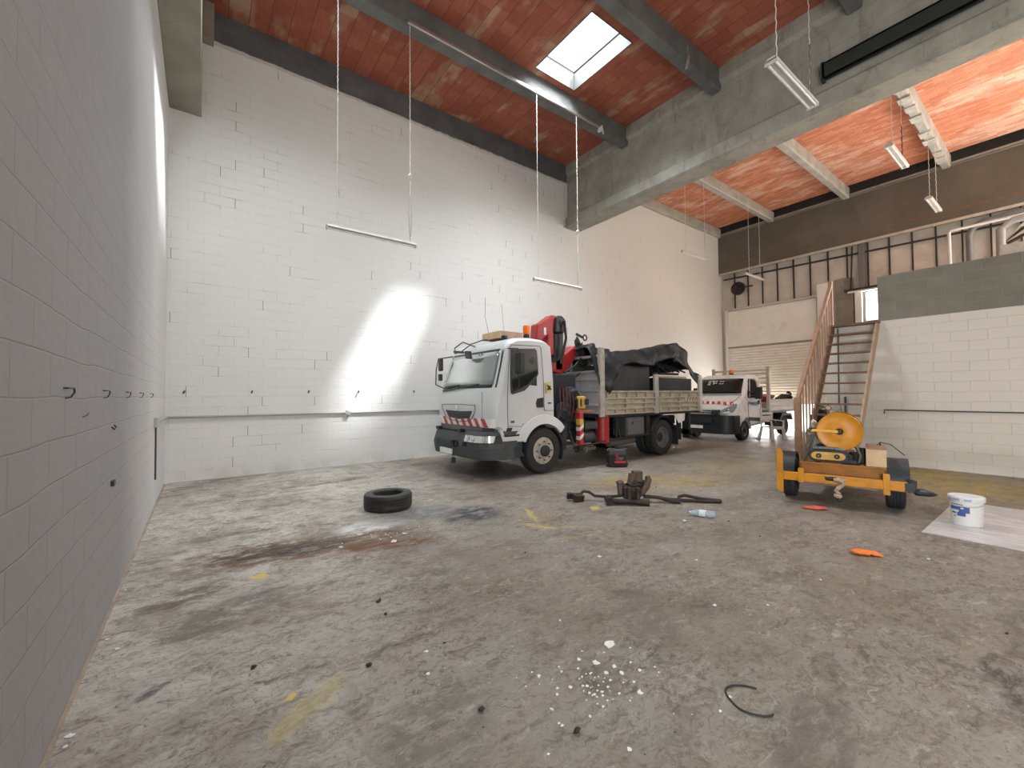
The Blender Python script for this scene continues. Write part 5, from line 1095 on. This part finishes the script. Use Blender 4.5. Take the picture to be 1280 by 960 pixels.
relabel('white paint flake along the left wall', named(0, 'paint flakes along the left wall'), [('the camera', -.3, 0)])
relabel('white paint flake along the back wall', named(0, 'paint flakes along the back wall'), [('the left corner', -.55, 10)])
# dust and splinters around the chips: too fine to count
w = MB(); r = random.Random(3)
for i in range(80):
    a, d = r.uniform(0, 2*PI), r.gauss(0, .26); cx, cy = (1.72, 1.62) if i % 3 else (1.75, 4.8)
    x, y, k = cx+d*math.cos(a)*1.1, cy+d*math.sin(a)*.6, r.uniform(.003, .009)
    w.face([(x-k, y-k*.6, .003), (x+k, y-k*.5, .003), (x+k*.6, y+k, .003), (x-k*.8, y+k*.4, .004)])
o = w.build('paint_crumbs', M_chip, solid=.002); tag(o, 'fine white plaster crumbs strewn over the floor', 'crumbs', kind='stuff')

# ---------------------------------------------------------------- hanging lamps
M_lamp = mat('aged_white_lamp_metal', (.62,.61,.57), .45, 0, .06, 8); M_tube = mat('unlit_tube_glass', (.80,.80,.78), .25); M_chain = mat('pale_chain', (.70,.69,.64), .5, .2)
def lamp(x0, x1, y, z, hang, label, twin=False, top=8.75, plug=None, m_=None, loop=True):
    t_ = thing('hanging_lamp', label, 'lamp', ((x0+x1)/2, y, z), 0, 'batten lamps hanging from the joists')
    hw = .085 if twin else .05; m_ = m_ or M_lamp
    MB().prism([(y-hw, z), (y-hw*.45, z+.045), (y+hw*.45, z+.045), (y+hw, z), (y+hw*.8, z-.008), (y-hw*.8, z-.008)], 'x', x0, x1).build('housing', m_, t_, bevel=.004)
    for dy in ((-.045, .045) if twin else (0,)): MB().cyl((x0+.03, y+dy, z-.026), (x1-.03, y+dy, z-.026), .016, n=12).build('tube', M_tube, t_, smooth=True)
    for x in (x0+.012, x1-.012): MB().box(x-.012, x+.012, y-hw*.9, y+hw*.9, z-.045, z+.01).build('tube_holder', m_, t_)
    for x in hang:
        b = MB(); n = max(4, int((top-z)/.045)); p = V3((x, y, z+.045))
        b.tube([(x + (.004 if i % 2 else -.004), y + (.004 if (i//2) % 2 else -.004), z+.045+(top-z-.045)*i/n) for i in range(n+1)], .0075 if y > 4 else .006, 5)
        b.build('chain', M_chain, t_)
    if loop:
        x = hang[-1]; MB().tube([(x, y, z+.05), (x-.02, y-.01, z+.3), (x-.035, y-.01, z+.6), (x, y, z+.95), (x+.035, y+.01, z+.6), (x+.02, y+.01, z+.3), (x+.01, y, z+.15)], .006, 5).build('cord_loop', M_blackpl if y < 4 else M_grey_pipe, t_)
    if plug: MB().blob((hang[-1], y, plug), (.045, .045, .045), 1, .02).build('connector', M_pail, t_, smooth='all')
    return t_
lamp(1.66, 3.28, 7.50, 4.48, (1.84, 3.16), 'grey batten lamp on two long chains before the back wall, left of the truck', plug=5.80)
lamp(6.20, 7.78, 7.50, 4.30, (6.34, 7.67), 'batten lamp on two long chains hanging above the truck cab', plug=5.75)
lamp(5.98, 7.45, 2.30, 5.98, (6.18, 7.38), 'wide twin-tube lamp hanging close before the great concrete beam', True)
lamp(12.15, 13.65, 2.36, 7.06, (12.5, 13.4), 'lamp hanging below the patched joist, before the salmon ceiling tiles', True, top=8.97)
lamp(16.3, 17.75, 2.36, 7.04, (16.5, 17.5), 'lamp seen against the far brown concrete beam, above the grey parapet', True, top=8.97, loop=False)
lamp(12.62, 14.20, 7.62, 6.28, (12.85, 14.05), 'small distant lamp hanging close to the back wall, right of the great beam', top=8.97)
lamp(17.0, 18.6, 7.62, 6.28, (17.35, 18.3), 'most distant small lamp, in front of the steel-studded wall above the shutter', top=8.97, loop=False)

# trunking and cables on joists
def one(mb, name, m_, label, cat, **k): return tag(mb.build(name, m_, **k), label, cat)
one(MB().box(3.12, 8.60, 7.485, 7.53, 8.79, 8.85), 'cable_trunking', M_steel, 'long grey metal trunking fixed along the joist beside the skylight', 'trunking')
one(MB().obox((8.60, 7.44, 8.72), (.22, .03, .04), (0, .6, .5)).obox((8.52, 7.42, 8.66), (.1, .03, .03), (0, -.5, .3)).box(8.54, 8.60, 7.43, 7.56, 8.69, 8.79), 'bracket', M_pail, 'white bracket at the end of the metal trunking', 'bracket')
one(MB().obox((8.25, 4.78, 8.66), (.30, .05, .04), (0, .15, .7)).cyl((8.35, 4.80, 8.68), (8.35, 4.83, 9.1), .014).box(8.32, 8.38, 4.80, 4.86, 8.80, 8.86), 'bracket', M_steel, 'metal bracket hanging under the second near joist, before the great beam', 'bracket')
one(MB().tube([(10.6, 7.57, 8.99), (12.5, 7.56, 8.965), (15, 7.57, 8.97), (19.4, 7.58, 8.985)], .012, 6), 'ceiling_cable', M_pail, 'pale thin cable running under the nearest far-bay joist to the back wall', 'cable')
one(MB().box(12.9, 13.2, 5.0, 5.2, 8.93, 8.985).box(13.5, 14.4, 5.04, 5.18, 8.95, 8.985), 'joist_plate', M_joistB, 'pale plates under the middle joist of the far bay', 'plate')
w = MB().box(9.60, 9.70, -.2, 2.80, 7.66, 7.70).box(9.60, 9.64, -.2, 2.80, 7.66, 7.98).box(9.60, 9.70, -.2, 2.80, 7.94, 7.98).box(9.60, 9.70, 2.76, 2.82, 7.62, 8.0)
one(w, 'steel_channel', mat('dark_green_steel', (.035,.045,.038), .5, .2), 'dark green steel channel fixed along the side of the great concrete beam', 'channel', bevel=.005)
# pipework on the walls
one(MB().tube([(-.53, 7.95, 1.24), (-.53, 9.95, 1.23), (-.50, 10.02, 1.23), (2.6, 10.02, 1.215), (9.0, 10.02, 1.21)], .020, 8), 'wall_conduit', M_grey_pipe, 'long grey conduit running low along the white back wall', 'conduit')
one(MB().obox((2.70, 10.01, 1.21), (.12, .06, .10), (0, .4, 0)), 'junction_box', M_grey_pipe, 'small grey junction box on the back wall conduit', 'junction box', bevel=.01)
one(MB().box(-.55, -.50, 7.84, 7.98, 1.17, 1.31), 'socket_box', mat('white_grey_socket', (.5,.5,.48), .5), 'grey socket box low on the left wall near the corner', 'socket box', bevel=.008)
one(MB().tube([(-.54, 8.02, 1.18), (-.54, 8.04, .75), (-.54, 8.05, .40)], .012, 6), 'drop_cable', M_plastic, 'thin dark cable dropping down the left wall near the corner', 'cable')
for i, y in enumerate((3.01, 4.03, 5.11, 6.13, 7.3)):
    o = MB().tube([(-.55, y-.04, 1.65), (-.535, y-.04, 1.65), (-.525, y+.03, 1.65), (-.525, y+.045, 1.63), (-.535, y+.03, 1.605), (-.55, y, 1.60)], .004 if i else .0045, 6).build('wall_hook', M_blackpl)
    tag(o, 'bent iron hook on the left wall, %s in the row counted from the camera' % ['first', 'second', 'third', 'fourth', 'fifth'][i], 'hook', 'iron hooks along the left wall')
one(MB().tube([(-.55, 4.36, 1.38), (-.535, 4.37, 1.36), (-.535, 4.46, 1.37), (-.55, 4.47, 1.39)], .005, 6), 'wall_hook', M_blackpl, 'single iron hook set below the hook row on the left wall', 'hook')
one(MB().tube([(-.55, 3.40, 1.49), (-.54, 3.46, 1.50), (-.55, 3.56, 1.51)], .003, 6), 'wire_stub', M_blackpl, 'short wire stub on the left wall just below the nearest hooks', 'wire')
one(MB().box(-.55, -.53, 4.36, 4.44, .93, .97), 'wall_plate', M_plastic, 'tiny dark plate low on the left wall', 'plate')
for i, x in enumerate((-.27, .82, 1.88, 2.95, 4.32)):
    o = MB().tube([(x, 10.05, 1.72), (x, 10.0, 1.71), (x-.02, 10.0, 1.67)], .014, 6).build('wall_peg', M_plastic); tag(o, 'short grey peg on the back wall, %s in its row from the left corner' % ['first', 'second', 'third', 'fourth', 'fifth'][i], 'peg', 'grey pegs across the back wall')
one(MB().tube([(12.03, 2.54, 1.13), (12.03, 2.54, 1.21), (12.03, 1.6, 1.205), (12.03, -2.0, 1.20)], .013, 6), 'wall_conduit', M_plastic, 'thin dark conduit running low along the dusty white wall by the stairs', 'conduit')
one(MB().tube([(12.03, 3.33, 3.1), (12.03, 3.35, 1.34)], .012, 6), 'drop_conduit', M_plastic, 'thin vertical conduit on the wall behind the stair treads', 'conduit')
one(MB().box(11.99, 12.05, 3.32, 3.46, 1.18, 1.32), 'switch_box', M_grey_pipe, 'grey switch box on the wall behind the stairs', 'switch box', bevel=.008)
one(MB().cyl((12.01, 3.22, .75), (12.01, 3.22, 1.5), .022), 'vertical_pipe', M_plastic, 'short dark vertical pipe on the wall behind the reel', 'pipe')
# ventilation pipes and machine above the parapet
pa = [(19.7, 1.95, 3.2), (19.7, 1.95, 6.55)] + [(19.7, 1.95-.38+.38*math.cos(a), 6.55+.38*math.sin(a)) for a in [i*PI/16 for i in range(1, 8)]] + [(19.7, 1.45, 6.96), (19.7, -.5, 7.12)]
one(MB().tube(pa, .085, 16), 'bent_duct', mat('dark_grey_duct', (.16,.16,.15), .5), 'dark grey pipe that rises and bends to the right above the parapet', 'duct', smooth=True)
one(MB().tube([(19.55, 2.38, 3.2), (19.55, 2.38, 6.78), (19.55, 2.33, 6.83), (19.55, -.5, 6.86)], .045, 12), 'white_pipe', M_pail, 'thin white pipe with a square bend above the parapet', 'pipe', smooth=True)
one(MB().tube([(19.93, 1.2, 6.98), (19.93, -.5, 7.05)], .04, 10), 'upper_pipe', M_dark_stud, 'dark pipe running right under the far beam', 'pipe')
vm = thing('ventilation_unit', 'grey ventilation unit with pale coiled hoses behind the parapet', 'ventilation unit', (18.6, .9, 3.17))
MB().box(18.2, 19.2, -.4, 1.25, 3.17, 5.75).build('unit_casing', mat('grey_unit_casing', (.30,.30,.28), .5, 0, .15), vm, bevel=.03)
for k in range(4): MB().tube([(18.3+.1*k, 1.1-.0*k, 5.78+.05*k), (18.25, .8, 5.92+.10*k), (18.2, .4, 6.0+.10*k), (18.3, -.3, 6.05+.1*k)], .04, 10).build('hose', M_chain if k % 2 else M_dark_stud, vm, smooth=True)
MB().tube([(19.0, 1.3, 3.2), (19.0, 1.25, 6.4), (19.0, 1.0, 6.6), (19.0, .2, 6.65)], .10, 12).build('riser', mat('grey_riser', (.33,.33,.31), .5), vm, smooth=True)
fa = thing('wall_fan', 'round dark extractor fan on the far wall near the back corner', 'fan', (19.85, 9.2, 6.44))
MB().lathe([(.30, 0), (.30, .10), (.27, .12), (.001, .12)], (19.75, 9.2, 6.42), 'x', 28).build('fan_housing', mat('brown_black_fan', (.06,.045,.04), .6), fa, smooth=True)
w = MB()
for k in range(5): a = k*2*PI/5; w.bar((19.74, 9.2, 6.42), (19.74, 9.2+.24*math.cos(a), 6.42+.24*math.sin(a)), .02, .08, (1,0,0))
w.build('fan_blades', M_dark_stud, fa)
MB().box(19.8, 19.9, 8.6, 9.2, 6.42, 6.46).build('bracket', M_dark_stud, fa)
# things glimpsed behind the trailer, in the doorway
one(MB().box(17.6, 18.3, 5.35, 5.78, 0, .82).box(17.65, 18.25, 5.38, 5.75, .82, .98), 'waste_bin', mat('dark_blue_bin', (.02,.035,.07), .5), 'dark blue bin standing by the doorway behind the stair balusters', 'bin', bevel=.03)
one(MB().blob((17.9, 5.56, 1.10), (.2, .18, .10), 4, .4).blob((17.8, 5.48, 1.17), (.15, .12, .09), 7, .4), 'rag_pile', M_chain, 'pale rags heaped on the dark blue bin', 'rags')
